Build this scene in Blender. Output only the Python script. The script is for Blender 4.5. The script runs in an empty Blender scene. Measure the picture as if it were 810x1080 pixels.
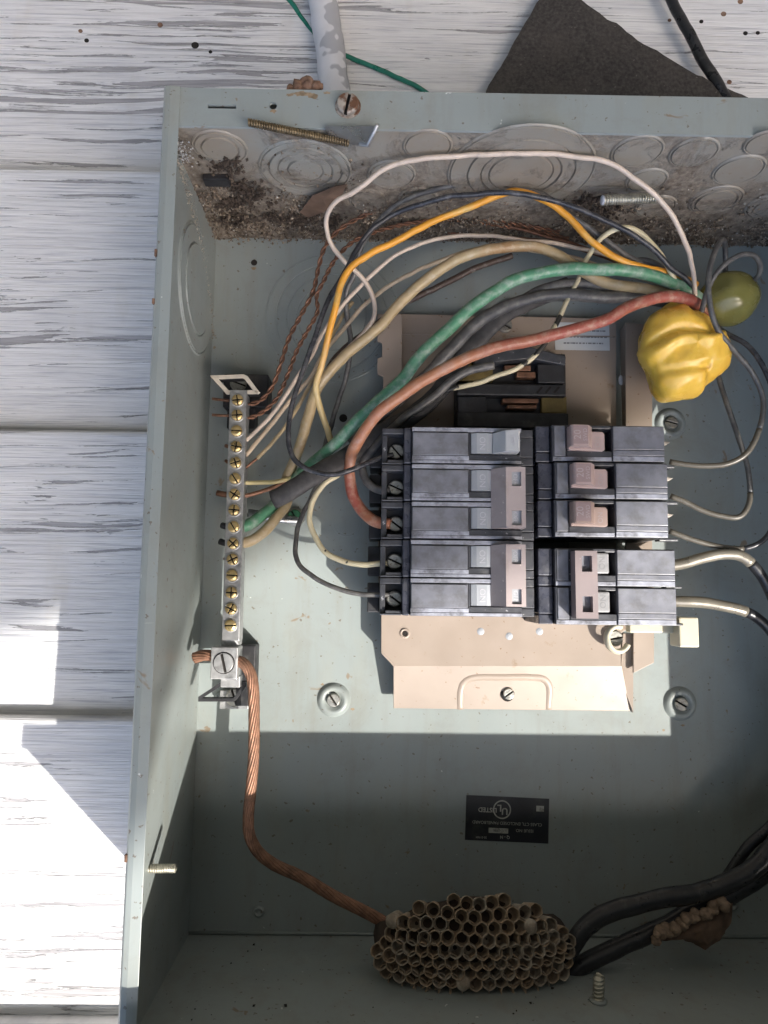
import bpy, bmesh, math, random
from mathutils import Vector, Matrix, noise, Euler
random.seed(7)
R = math.radians
# The photograph is upside down: the box hangs on an upright wall and its real top is at the bottom of the picture.
# Parts are laid out with x right, y up in the picture and z out of the wall; UPRIGHT turns all of it into the real place (Z up).
UPRIGHT = Matrix(((-1, 0, 0, 0), (0, 0, -1, 0), (0, -1, 0, 0), (0, 0, 0, 1)))
S = 0.001                                   # everything below is laid out in millimetres
SC = bpy.context.scene
COL = SC.collection

# ------------------------------------------------------------------ camera
CAM = Vector((99.0, 186.07, 402.84)); CROT = (0.1098, -0.0105, 0.0115); FPX = 741.0
cd = bpy.data.cameras.new('camera'); cam = bpy.data.objects.new('camera', cd); COL.objects.link(cam)
cd.sensor_fit = 'VERTICAL'; cd.sensor_height = 24.0; cd.lens = FPX/1080*24
cd.clip_start = 0.01; cd.clip_end = 60
cam.location = CAM*S; cam.rotation_euler = CROT          # (turned upright with everything else at the end)
SC.camera = cam
# ------------------------------------------------------------------ light
SUN = Vector((0.74, -0.76, 1.0)).normalized()
w = bpy.data.worlds.new('World'); SC.world = w; w.use_nodes = True
nt = w.node_tree; nt.nodes.clear()
so = nt.nodes.new('ShaderNodeOutputWorld'); bg = nt.nodes.new('ShaderNodeBackground'); sk = nt.nodes.new('ShaderNodeTexSky')
sk.sky_type = 'NISHITA'; sk.sun_disc = False
SW = (UPRIGHT.to_3x3() @ SUN)                  # towards the sun in the real place
sk.sun_elevation = math.asin(SW.z); sk.sun_rotation = math.atan2(SW.x, SW.y)
sk.air_density = 1.0; sk.dust_density = 2.3; sk.ozone_density = 1.0
bg.inputs[1].default_value = 0.15
nt.links.new(sk.outputs[0], bg.inputs[0]); nt.links.new(bg.outputs[0], so.inputs[0])
ld = bpy.data.lights.new('sun', 'SUN'); ld.energy = 2.2; ld.angle = R(0.5); ld.color = (1.0, 0.955, 0.88)
sun = bpy.data.objects.new('sun', ld); COL.objects.link(sun)
sun.rotation_euler = SUN.to_track_quat('Z', 'Y').to_euler(); sun.location = SUN*3
SC.view_settings.view_transform = 'Standard'; SC.view_settings.look = 'None'
SC.view_settings.exposure = 1.78; SC.view_settings.gamma = 1.0; SC.view_settings.use_curve_mapping = False

# ------------------------------------------------------------------ pixel of the photograph -> point on a plane of the place
RM = Euler(CROT, 'XYZ').to_matrix()
def U(u, v, val, ax=2):
    d = RM @ Vector((u-405, -(v-540), -FPX)); t = (val-CAM[ax])/d[ax]
    return CAM + d*t

# ------------------------------------------------------------------ materials
def new_mat(name):
    m = bpy.data.materials.new(name); m.use_nodes = True
    n = m.node_tree.nodes; b = n['Principled BSDF']
    return m, m.node_tree, b
def N(t, kind, **kw):
    n = t.nodes.new(kind)
    for k, v in kw.items():
        if k.startswith('i_'): n.inputs[k[2:].replace('_', ' ')].default_value = v
        else: setattr(n, k, v)
    return n
def coords(t, scale=(1, 1, 1), which='Object', loc=(0, 0, 0), rot=(0, 0, 0)):
    tc = N(t, 'ShaderNodeTexCoord'); mp = N(t, 'ShaderNodeMapping')
    mp.inputs['Scale'].default_value = scale; mp.inputs['Location'].default_value = loc; mp.inputs['Rotation'].default_value = rot
    t.links.new(tc.outputs[which], mp.inputs[0]); return mp.outputs[0]
def ramp(t, fac, stops):
    r = N(t, 'ShaderNodeValToRGB'); e = r.color_ramp.elements
    while len(e) < len(stops): e.new(0.5)
    for i, (p, c) in enumerate(stops):
        e[i].position = p; e[i].color = (c, c, c, 1) if not isinstance(c, tuple) else (*c, 1)
    t.links.new(fac, r.inputs[0]); return r.outputs[0]
def nz(t, vec, scale, detail=4, rough=0.55, dist=0.0):
    n = N(t, 'ShaderNodeTexNoise'); n.inputs['Scale'].default_value = scale; n.inputs['Detail'].default_value = detail
    n.inputs['Roughness'].default_value = rough; n.inputs['Distortion'].default_value = dist
    t.links.new(vec, n.inputs['Vector']); return n.outputs['Fac']
def mix(t, fac, a, b, mode='MIX'):
    m = N(t, 'ShaderNodeMix', data_type='RGBA', blend_type=mode)
    for s, x in ((0, fac), (6, a), (7, b)):
        if isinstance(x, (int, float)): m.inputs[s].default_value = x
        elif isinstance(x, tuple): m.inputs[s].default_value = (*x, 1)
        else: t.links.new(x, m.inputs[s])
    return m.outputs[2]
def bump(t, b, h, strength=0.3, dist=0.0004):
    bp = N(t, 'ShaderNodeBump'); bp.inputs['Strength'].default_value = strength; bp.inputs['Distance'].default_value = dist
    t.links.new(h, bp.inputs['Height']); t.links.new(bp.outputs[0], b.inputs['Normal'])
MATS = {}
def mat(name, col, rough=0.5, metal=0.0, var=0.25, scale=120.0, dirt=None, dirt_amt=(0.55, 0.75), dirt_scale=60.0,
        bmp=0.2, spec=0.5, speck=None, alt=None, alt_amt=(0.5, 0.6), alt_scale=20.0, coat=0.0, sss=0.0, bscale=None):
    if name in MATS: return MATS[name]
    m, t, b = new_mat(name); v = coords(t)
    c = mix(t, ramp(t, nz(t, v, scale), [(0.3, 0.0), (0.7, 1.0)]), tuple(x*(1-var) for x in col), tuple(min(1, x*(1+var)) for x in col))
    if alt: c = mix(t, ramp(t, nz(t, v, alt_scale, 3), [(alt_amt[0], 0.0), (alt_amt[1], 1.0)]), c, alt)
    if dirt: c = mix(t, ramp(t, nz(t, v, dirt_scale, 6, 0.65), [(dirt_amt[0], 0.0), (dirt_amt[1], 1.0)]), c, dirt)
    if speck: c = mix(t, ramp(t, nz(t, v, 420, 2), [(0.70, 0.0), (0.74, 1.0)]), c, speck)
    t.links.new(c, b.inputs['Base Color'])
    t.links.new(ramp(t, nz(t, v, scale*1.7), [(0.3, max(0, rough-0.1)), (0.7, min(1, rough+0.12))]), b.inputs['Roughness'])
    b.inputs['Metallic'].default_value = metal; b.inputs['Specular IOR Level'].default_value = spec
    b.inputs['Coat Weight'].default_value = coat; b.inputs['Coat Roughness'].default_value = 0.25
    if sss: b.inputs['Subsurface Weight'].default_value = sss; b.inputs['Subsurface Radius'].default_value = (0.004, 0.003, 0.001)
    if bmp: bump(t, b, nz(t, v, bscale or scale*3, 5, 0.6), bmp)
    MATS[name] = m; return m

DIRT = (0.115, 0.085, 0.058)
def enamel(name, dirty=0.0, blotch=1.0):
    """grey-green baked enamel, specked with dirt; dirty > 0 adds a crust of dried mud"""
    if name in MATS: return MATS[name]
    m, t, b = new_mat(name); v = coords(t)
    base = mix(t, ramp(t, nz(t, v, 9, 3), [(0.35, 0.0), (0.65, 1.0)]), (0.268, 0.302, 0.298), (0.298, 0.332, 0.325))
    smear = ramp(t, nz(t, coords(t, (1, 0.35, 1)), 55, 5, 0.6), [(0.50, 0.0), (0.80, 0.55)])
    c = mix(t, smear, base, (0.30, 0.30, 0.25))
    c = mix(t, ramp(t, nz(t, coords(t, (1.6, 0.18, 1)), 60, 5, 0.65), [(0.52, 0.0), (0.75, 0.38)]), c, (0.23, 0.22, 0.18))
    c = mix(t, ramp(t, nz(t, v, 30, 7, 0.75, 0.4), [(0.50, 0.0), (0.78, 0.40)]), c, (0.20, 0.185, 0.15))
    c = mix(t, ramp(t, nz(t, coords(t, (0.25, 3.0, 1), rot=(0, 0, 0.9)), 160, 3, 0.6), [(0.73, 0.0), (0.76, 0.45)]), c, (0.46, 0.48, 0.48))
    c = mix(t, ramp(t, nz(t, v, 330, 2), [(0.68, 0.0), (0.72, 0.8)]), c, (0.14, 0.11, 0.08))
    c = mix(t, ramp(t, nz(t, v, 95, 3, 0.6, 0.6), [(0.69, 0.0), (0.73, 0.75)]), c, (0.22, 0.15, 0.085))
    c = mix(t, ramp(t, nz(t, v, 210, 2, 0.5), [(0.76, 0.0), (0.78, 0.9)]), c, (0.66, 0.68, 0.67))
    h = nz(t, v, 500, 3)
    if dirty:
        c = mix(t, ramp(t, nz(t, v, 18, 6, 0.7), [(0.26, 0.30), (0.66, 0.9)]), c, (0.27, 0.222, 0.17))
        zz = N(t, 'ShaderNodeSeparateXYZ'); t.links.new(v, zz.inputs[0]); gz = N(t, 'ShaderNodeMapRange'); gz.inputs[1].default_value = 0.075; gz.inputs[2].default_value = 0.0; gz.inputs[3].default_value = -0.06; gz.inputs[4].default_value = 0.20; t.links.new(zz.outputs[2], gz.inputs[0])
        lo = 0.62-dirty*0.34
        kz = N(t, 'ShaderNodeMath', operation='ADD'); t.links.new(nz(t, v, 26, 9, 0.72, 0.5), kz.inputs[0]); t.links.new(gz.outputs[0], kz.inputs[1])
        k = ramp(t, kz.outputs[0], [(lo+0.015, 0.0), (lo+0.14, 0.95)])
        mud = mix(t, ramp(t, nz(t, v, 300, 4, 0.7), [(0.35, 0.0), (0.65, 1.0)]), (0.13, 0.10, 0.075), (0.34, 0.29, 0.23))
        mud = mix(t, ramp(t, nz(t, v, 60, 4, 0.7), [(0.45, 0.0), (0.7, 0.8)]), mud, (0.055, 0.042, 0.034))
        c = mix(t, k, c, mud)
        h2 = N(t, 'ShaderNodeMath', operation='MULTIPLY'); t.links.new(nz(t, v, 230, 8, 0.8), h2.inputs[0]); t.links.new(k, h2.inputs[1]); h = h2.outputs[0]
        t.links.new(ramp(t, k, [(0.0, 0.38), (0.6, 0.9)]), b.inputs['Roughness'])
        bump(t, b, h, 0.9, 0.0016)
    else:
        t.links.new(ramp(t, nz(t, v, 40, 4), [(0.3, 0.30), (0.7, 0.46)]), b.inputs['Roughness'])
        bump(t, b, h, 0.12, 0.0002)
    t.links.new(c, b.inputs['Base Color'])
    MATS[name] = m; return m
ENAMEL = enamel('grey_enamel'); ENAMEL_MUD = enamel('mud_caked_enamel', 0.72); ENAMEL_MUD2 = enamel('dusty_enamel', 0.50)

def board_paint():
    m, t, b = new_mat('peeling_white_paint')
    v = coords(t, (1, 1, 1)); oi = N(t, 'ShaderNodeObjectInfo')
    add = N(t, 'ShaderNodeVectorMath', operation='MULTIPLY_ADD'); add.inputs[2].default_value = (0, 0, 0)
    sh = N(t, 'ShaderNodeCombineXYZ'); t.links.new(oi.outputs['Random'], sh.inputs[0]); t.links.new(oi.outputs['Random'], sh.inputs[2])
    sc = N(t, 'ShaderNodeVectorMath', operation='SCALE'); sc.inputs[3].default_value = 7.0; t.links.new(sh.outputs[0], sc.inputs[0])
    ad = N(t, 'ShaderNodeVectorMath', operation='ADD'); t.links.new(v, ad.inputs[0]); t.links.new(sc.outputs[0], ad.inputs[1])
    def st(sx, sy):
        mp = N(t, 'ShaderNodeMapping'); mp.inputs['Scale'].default_value = (sx, sy, 1); t.links.new(ad.outputs[0], mp.inputs[0]); return mp.outputs[0]
    warp = N(t, 'ShaderNodeVectorMath', operation='MULTIPLY_ADD'); wn = N(t, 'ShaderNodeTexNoise'); wn.inputs['Scale'].default_value = 7.0; wn.inputs['Detail'].default_value = 2.0
    t.links.new(ad.outputs[0], wn.inputs['Vector']); t.links.new(wn.outputs['Color'], warp.inputs[0]); warp.inputs[1].default_value = (0.02, 0.011, 0); t.links.new(ad.outputs[0], warp.inputs[2])
    wm = N(t, 'ShaderNodeMapping'); wm.inputs['Scale'].default_value = (8, 210, 1); t.links.new(warp.outputs[0], wm.inputs[0])
    grain = nz(t, wm.outputs[0], 1.0, 6, 0.62, 0.9)
    area = nz(t, st(3.5, 11), 1.0, 3, 0.5)
    wav = N(t, 'ShaderNodeMath', operation='MULTIPLY_ADD'); t.links.new(area, wav.inputs[0]); wav.inputs[1].default_value = 0.46; t.links.new(grain, wav.inputs[2])
    rag = N(t, 'ShaderNodeMath', operation='MULTIPLY_ADD'); t.links.new(nz(t, st(260, 420), 1.0, 3, 0.6), rag.inputs[0]); rag.inputs[1].default_value = 0.085; t.links.new(wav.outputs[0], rag.inputs[2])
    peel = ramp(t, rag.outputs[0], [(0.893, 0.0), (0.907, 1.0)])
    paint = mix(t, ramp(t, nz(t, st(18, 60), 1, 4), [(0.3, 0.0), (0.7, 1.0)]), (0.65, 0.645, 0.65), (0.77, 0.76, 0.755))
    paint = mix(t, ramp(t, nz(t, st(30, 9), 1, 4), [(0.62, 0.0), (0.8, 0.35)]), paint, (0.50, 0.44, 0.33))
    fine = ramp(t, nz(t, st(22, 900), 1.0, 4, 0.6), [(0.53, 0.0), (0.66, 0.7)])
    paint = mix(t, fine, paint, (0.42, 0.42, 0.46))
    wood = mix(t, ramp(t, nz(t, st(30, 700), 1.0, 4), [(0.35, 0.0), (0.65, 1.0)]), (0.30, 0.29, 0.295), (0.44, 0.43, 0.445))
    c = mix(t, peel, paint, wood)
    t.links.new(c, b.inputs['Base Color']); b.inputs['Roughness'].default_value = 0.6
    inv = N(t, 'ShaderNodeMath', operation='SUBTRACT'); inv.inputs[0].default_value = 1.0; t.links.new(peel, inv.inputs[1])
    g2 = N(t, 'ShaderNodeMath', operation='MULTIPLY_ADD'); t.links.new(nz(t, st(14, 420), 1.0, 5, 0.65), g2.inputs[0]); g2.inputs[1].default_value = 1.3; t.links.new(inv.outputs[0], g2.inputs[2])
    bump(t, b, g2.outputs[0], 0.8, 0.0009)
    return m
BOARD = board_paint()
M_HOLE = mat('dark_hole', (0.015, 0.012, 0.01), 0.9, bmp=0)
M_RUST = mat('rust', (0.20, 0.115, 0.075), 0.85, 0.2, 0.5, 300, dirt=(0.42, 0.33, 0.27), bmp=0.8)
M_BLACK = mat('dusty_black_plastic', (0.042, 0.044, 0.053), 0.42, 0, 0.3, 180, dirt=(0.15, 0.148, 0.145), dirt_amt=(0.55, 0.85), dirt_scale=140, bmp=0.06, spec=0.8, speck=(0.35, 0.35, 0.36))
M_RIDGE = mat('rubbed_ridge', (0.30, 0.31, 0.36), 0.4, 0, 0.3, 200, dirt=(0.10, 0.10, 0.11), dirt_amt=(0.5, 0.7), dirt_scale=160, bmp=0.08, spec=0.9)
M_FACE = mat('rubbed_breaker_face', (0.185, 0.19, 0.22), 0.38, 0, 0.22, 110, dirt=(0.10, 0.098, 0.098), dirt_amt=(0.45, 0.8), dirt_scale=160, bmp=0.08, spec=0.9, coat=0.25)
M_DARK = mat('black_plastic', (0.022, 0.022, 0.025), 0.5, 0, 0.4, 150, dirt=(0.09, 0.085, 0.08), bmp=0.1)
M_TIE = mat('mauve_plastic', (0.40, 0.335, 0.325), 0.5, 0, 0.08, 60, dirt=(0.29, 0.23, 0.2), dirt_amt=(0.6, 0.85), bmp=0.05, speck=(0.62, 0.55, 0.5))
M_GREYTOG = mat('blue_grey_plastic', (0.36, 0.375, 0.40), 0.45, 0, 0.08, 60, bmp=0.04)
M_PINK = mat('pinkish_plastic', (0.44, 0.33, 0.31), 0.5, 0, 0.1, 70, dirt=(0.38, 0.28, 0.24), dirt_amt=(0.55, 0.8), bmp=0.05)
M_PINK2 = mat('tan_pink_plastic', (0.37, 0.27, 0.235), 0.5, 0, 0.1, 70, dirt=(0.36, 0.26, 0.21), dirt_amt=(0.5, 0.8), bmp=0.05)
M_PINKD = mat('dark_pink_plastic', (0.30, 0.22, 0.22), 0.5, 0, 0.1, 70, bmp=0.05)
M_PRINT = mat('white_print', (0.60, 0.60, 0.62), 0.6, 0, 0.15, 900, bmp=0)
M_PRINT2 = mat('pale_print', (0.50, 0.50, 0.53), 0.6, 0, 0.15, 900, bmp=0)
M_ZINC = mat('zinc_screw', (0.52, 0.51, 0.47), 0.38, 0.85, 0.3, 400, dirt=(0.16, 0.13, 0.09), dirt_amt=(0.5, 0.7), dirt_scale=400, bmp=0.25)
M_ALU = mat('dull_aluminium', (0.47, 0.47, 0.47), 0.45, 0.75, 0.15, 250, dirt=(0.24, 0.235, 0.23), dirt_scale=180, bmp=0.15)
M_BRASS = mat('brass_screw', (0.66, 0.50, 0.24), 0.36, 0.85, 0.2, 200, dirt=(0.28, 0.19, 0.08), dirt_amt=(0.55, 0.8), dirt_scale=220, bmp=0.2)
M_COPPER = mat('bare_copper', (0.27, 0.143, 0.092), 0.52, 0.5, 0.3, 250, dirt=(0.12, 0.07, 0.05), dirt_amt=(0.5, 0.75), dirt_scale=120, bmp=0.15)
M_COPPERD = mat('tarnished_copper', (0.235, 0.12, 0.075), 0.5, 0.6, 0.4, 200, dirt=(0.10, 0.06, 0.045), dirt_scale=120, bmp=0.2)
M_TAN = mat('tan_enamel', (0.325, 0.264, 0.218), 0.38, 0, 0.06, 40, dirt=(0.22, 0.135, 0.07), dirt_amt=(0.64, 0.76), dirt_scale=90, bmp=0.06, speck=(0.2, 0.12, 0.07))
M_WHITEP = mat('cream_plastic', (0.56, 0.52, 0.40), 0.35, 0, 0.06, 60, bmp=0.05, sss=0.15)
M_PVC = mat('peeling_pvc', (0.64, 0.64, 0.67), 0.6, 0, 0.06, 60, alt=(0.40, 0.405, 0.44), alt_amt=(0.52, 0.53), alt_scale=28, bmp=0.15)
M_FELT = mat('roofing_felt', (0.048, 0.043, 0.040), 0.92, 0, 0.5, 500, dirt=(0.075, 0.065, 0.058), dirt_amt=(0.45, 0.8), dirt_scale=30, bmp=0.8, speck=(0.12, 0.11, 0.10))
M_STICK = mat('black_sticker', (0.012, 0.013, 0.018), 0.45, 0, 0.4, 90, dirt=(0.05, 0.05, 0.045), bmp=0.03)
M_STICKW = mat('aged_white_ink', (0.42, 0.42, 0.38), 0.6, 0, 0.2, 300, dirt=(0.14, 0.13, 0.11), dirt_amt=(0.5, 0.7), dirt_scale=300, bmp=0)
M_PAPER = mat('white_paper_label', (0.56, 0.58, 0.59), 0.6, 0, 0.05, 60, bmp=0.02)
M_INK = mat('grey_ink', (0.20, 0.20, 0.21), 0.7, 0, 0.1, 60, bmp=0)
M_YELLOW = mat('yellow_wirenut_plastic', (0.92, 0.58, 0.09), 0.27, 0, 0.08, 60, dirt=(0.80, 0.38, 0.02), dirt_amt=(0.5, 0.85), dirt_scale=45, bmp=0.12, bscale=90, sss=0.12, spec=0.6)
M_OLIVE = mat('olive_rubber', (0.22, 0.205, 0.06), 0.26, 0, 0.15, 60, dirt=(0.30, 0.19, 0.03), dirt_amt=(0.6, 0.85), dirt_scale=40, bmp=0.1, spec=0.6)
M_MUD = mat('dried_mud', (0.29, 0.205, 0.145), 0.95, 0, 0.4, 300, dirt=(0.16, 0.11, 0.08), bmp=1.0, bscale=500)
M_LEAF = mat('dead_leaf', (0.15, 0.095, 0.065), 0.85, 0, 0.35, 120, bmp=0.4)
M_GLASSY = mat('bright_steel', (0.40, 0.42, 0.44), 0.3, 0.9, 0.2, 90, dirt=(0.25, 0.16, 0.11), dirt_amt=(0.55, 0.7), bmp=0.1)
def wire_mat(name, col, dust=(0.36, 0.34, 0.31), amt=(0.52, 0.85), rough=0.42, **kw):
    return mat(name, col, rough, 0, 0.12, 90, dirt=dust, dirt_amt=amt, dirt_scale=190, bmp=0.12, **kw)
W_PINKW = wire_mat('dusty_white_insulation', (0.66, 0.54, 0.44), (0.40, 0.33, 0.27))
W_BEIGE = wire_mat('beige_insulation', (0.56, 0.44, 0.31), (0.34, 0.27, 0.2))
W_BLACK = wire_mat('black_insulation', (0.035, 0.036, 0.042), (0.16, 0.155, 0.155), (0.5, 0.8), 0.3)
W_GREY = wire_mat('dusty_black_insulation', (0.085, 0.083, 0.082), (0.20, 0.19, 0.175), (0.45, 0.75), 0.4)
def two_tone():
    m = W_ORANGE; t = m.node_tree; b = t.nodes['Principled BSDF']; old = b.inputs['Base Color'].links[0].from_socket
    sp = N(t, 'ShaderNodeSeparateXYZ'); t.links.new(coords(t), sp.inputs[0])
    fade = N(t, 'ShaderNodeMapRange'); fade.inputs[1].default_value = 0.318; fade.inputs[2].default_value = 0.292; t.links.new(sp.outputs[1], fade.inputs[0])
    t.links.new(mix(t, fade.outputs[0], old, (0.66, 0.50, 0.24)), b.inputs['Base Color'])
W_ORANGE = mat('orange_yellow_insulation', (0.74, 0.33, 0.035), 0.4, 0, 0.12, 90, dirt=(0.62, 0.42, 0.14), dirt_amt=(0.52, 0.75), dirt_scale=70, bmp=0.12); two_tone()
W_TAN = wire_mat('tan_insulation', (0.42, 0.32, 0.18), (0.50, 0.42, 0.30), (0.5, 0.75), alt=(0.34, 0.20, 0.09), alt_amt=(0.55, 0.62), alt_scale=14)
W_GREEN = wire_mat('faded_green_insulation', (0.085, 0.25, 0.145), (0.32, 0.40, 0.33), (0.45, 0.70))
W_RED = wire_mat('faded_red_insulation', (0.33, 0.085, 0.06), (0.45, 0.26, 0.19), (0.46, 0.68), alt=(0.42, 0.18, 0.095), alt_amt=(0.48, 0.6), alt_scale=12)
W_CREAM = wire_mat('cream_insulation', (0.66, 0.58, 0.38), (0.5, 0.4, 0.25), (0.6, 0.8), alt=(0.03, 0.028, 0.025), alt_amt=(0.66, 0.675), alt_scale=80)
W_CREAMD = wire_mat('cream_insulation_flaking', (0.62, 0.54, 0.36), (0.5, 0.4, 0.25), (0.6, 0.8), alt=(0.03, 0.028, 0.025), alt_amt=(0.545, 0.56), alt_scale=75)
W_TAUPE = wire_mat('taupe_dusty_insulation', (0.09, 0.08, 0.065), (0.16, 0.15, 0.13), (0.55, 0.8), 0.35)
W_SILVER = mat('oxidised_aluminium_cable', (0.31, 0.28, 0.23), 0.34, 0.55, 0.15, 100, dirt=(0.30, 0.27, 0.22), dirt_amt=(0.5, 0.8), bmp=0.15)
W_GREENT = wire_mat('green_wire', (0.015, 0.17, 0.115), (0.05, 0.22, 0.16), (0.6, 0.8), 0.3)
W_CABLE = wire_mat('black_service_cable', (0.022, 0.022, 0.025), (0.08, 0.078, 0.075), (0.55, 0.85), 0.33)
W_SHEATH = wire_mat('black_cable_jacket', (0.045, 0.042, 0.042), (0.10, 0.095, 0.09), (0.45, 0.8), 0.6)
M_COMB = mat('paper_comb', (0.36, 0.265, 0.18), 0.92, 0, 0.35, 260, dirt=(0.52, 0.44, 0.33), dirt_amt=(0.5, 0.7), dirt_scale=35, bmp=0.6, alt=(0.19, 0.13, 0.09), alt_amt=(0.5, 0.62), alt_scale=33)
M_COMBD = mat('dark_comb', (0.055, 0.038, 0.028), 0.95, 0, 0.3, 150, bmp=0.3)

# ------------------------------------------------------------------ mesh tools
class MB:
    def __init__(s): s.v = []; s.f = []; s.sm = []; s.slots = None
    def add(s, vs, fs, smooth=False):
        o = len(s.v); s.v += [Vector(p) for p in vs]; s.f += [tuple(i+o for i in f) for f in fs]; s.sm += [smooth]*len(fs); return s
    def box(s, x0, x1, y0, y1, z0, z1):
        if x0 > x1: x0, x1 = x1, x0
        if y0 > y1: y0, y1 = y1, y0
        return s.add([(x, y, z) for z in (z0, z1) for y in (y0, y1) for x in (x0, x1)],
                     [(0, 2, 3, 1), (4, 5, 7, 6), (0, 1, 5, 4), (2, 6, 7, 3), (0, 4, 6, 2), (1, 3, 7, 5)])
    def prism(s, poly, z0, z1, top=None):
        n = len(poly); a = sum(poly[i][0]*poly[(i+1) % n][1]-poly[(i+1) % n][0]*poly[i][1] for i in range(n))
        if a < 0: poly = poly[::-1]; top = top[::-1] if top else None
        top = top or poly
        return s.add([(x, y, z0) for x, y in poly]+[(x, y, z1) for x, y in top],
                     [tuple(range(n))[::-1], tuple(range(n, 2*n))]+[(i, (i+1) % n, n+(i+1) % n, n+i) for i in range(n)])
    def lathe(s, prof, c=(0, 0, 0), n=32, M=None, cap=True, sx=1, sy=1, smooth=True):
        vs = []; fs = []
        for r, z in prof:
            for k in range(n):
                a = 2*math.pi*k/n; p = Vector((r*math.cos(a)*sx, r*math.sin(a)*sy, z))
                if M: p = M @ p
                vs.append(p+Vector(c))
        for i in range(len(prof)-1):
            for k in range(n):
                k2 = (k+1) % n; fs.append((i*n+k2, i*n+k, (i+1)*n+k, (i+1)*n+k2))
        if cap: fs.append(tuple(range(len(prof)*n-n, len(prof)*n))[::-1]); fs.append(tuple(range(n)))
        return s.add(vs, fs, smooth)
    def tube(s, pts, r, n=10, flat=1.0, cap=True, wob=0.0, seed=0):
        m = len(pts); T = [(pts[min(i+1, m-1)]-pts[max(i-1, 0)]).normalized() for i in range(m)]
        up = Vector((0, 0, 1)) if abs(T[0].z) < 0.9 else Vector((1, 0, 0))
        A = (up-T[0]*up.dot(T[0])).normalized(); vs = []; fs = []
        for i in range(m):
            A = (A-T[i]*A.dot(T[i])).normalized(); B = T[i].cross(A)
            rr = r(i/(m-1)) if callable(r) else r
            if wob: rr *= 1+wob*noise.noise(pts[i]*0.12+Vector((seed, 0, 0)))
            for k in range(n):
                a = 2*math.pi*k/n; vs.append(pts[i]+A*(math.cos(a)*rr*flat)+B*(math.sin(a)*rr))
        for i in range(m-1):
            for k in range(n):
                k2 = (k+1) % n; fs.append((i*n+k, i*n+k2, (i+1)*n+k2, (i+1)*n+k))
        if cap: fs.append(tuple(range(n))[::-1]); fs.append(tuple(range((m-1)*n, m*n)))
        return s.add(vs, fs, True)
    def xf(s, M, start=0):
        for i in range(start, len(s.v)): s.v[i] = M @ s.v[i]
        return s
    def build(s, name, m, parent=None, bevel=0, seg=2, org=None, sub=0):
        me = bpy.data.meshes.new(name); o0 = Vector(org) if org is not None else (Vector(parent['_o']) if parent is not None and '_o' in parent else Vector((0, 0, 0)))
        me.from_pydata([tuple((p-o0)*S) for p in s.v], [], s.f); me.polygons.foreach_set('use_smooth', s.sm)
        me.materials.append(m); me.update()
        ob = bpy.data.objects.new(name, me); COL.objects.link(ob)
        if org is not None and parent is None: ob.location = o0*S
        if parent is not None: ob.parent = parent; ob['_o'] = tuple(o0)
        if s.slots:
            if parent is None or parent.parent is None:
                g = s.slots.build('slot_shade', M_HOLE, ob)  # dark strip standing in for the shade inside the screw slot
        if bevel:
            b = ob.modifiers.new('b', 'BEVEL'); b.width = bevel*S; b.segments = seg; b.limit_method = 'ANGLE'; b.angle_limit = R(35)
        return ob
def thing(name, label, cat, org=(0, 0, 0), group=None):
    o = bpy.data.objects.new(name, None); COL.objects.link(o); o.location = Vector(org)*S; o['_o'] = tuple(org)
    o.empty_display_size = 0.01
    o['label'] = label; o['category'] = cat
    if group: o['group'] = group
    return o
def tag(o, label, cat, group=None):
    o['label'] = label; o['category'] = cat
    if group: o['group'] = group
    return o
def spline(P, step=1.6):
    P = [Vector(p) for p in P]; Q = [P[0]*2-P[1]]+P+[P[-1]*2-P[-2]]; out = []
    for i in range(1, len(Q)-2):
        a, b, c, d = Q[i-1:i+3]
        def tj(t, p, q): return t+max(1e-3, (q-p).length)**0.5
        t0 = 0; t1 = tj(t0, a, b); t2 = tj(t1, b, c); t3 = tj(t2, c, d); n = max(2, int((c-b).length/step))
        for k in range(n):
            t = t1+(t2-t1)*k/n
            A1 = a*((t1-t)/(t1-t0))+b*((t-t0)/(t1-t0)); A2 = b*((t2-t)/(t2-t1))+c*((t-t1)/(t2-t1)); A3 = c*((t3-t)/(t3-t2))+d*((t-t2)/(t3-t2))
            B1 = A1*((t2-t)/(t2-t0))+A2*((t-t0)/(t2-t0)); B2 = A2*((t3-t)/(t3-t1))+A3*((t-t1)/(t3-t1))
            out.append(B1*((t2-t)/(t2-t1))+B2*((t-t1)/(t2-t1)))
    out.append(P[-1]); return out
def px(L): return [U(*p) for p in L]
def circle(cx, cy, r, n=24, a0=0.0): return [(cx+r*math.cos(a0+2*math.pi*k/n), cy+r*math.sin(a0+2*math.pi*k/n)) for k in range(n)]
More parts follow.
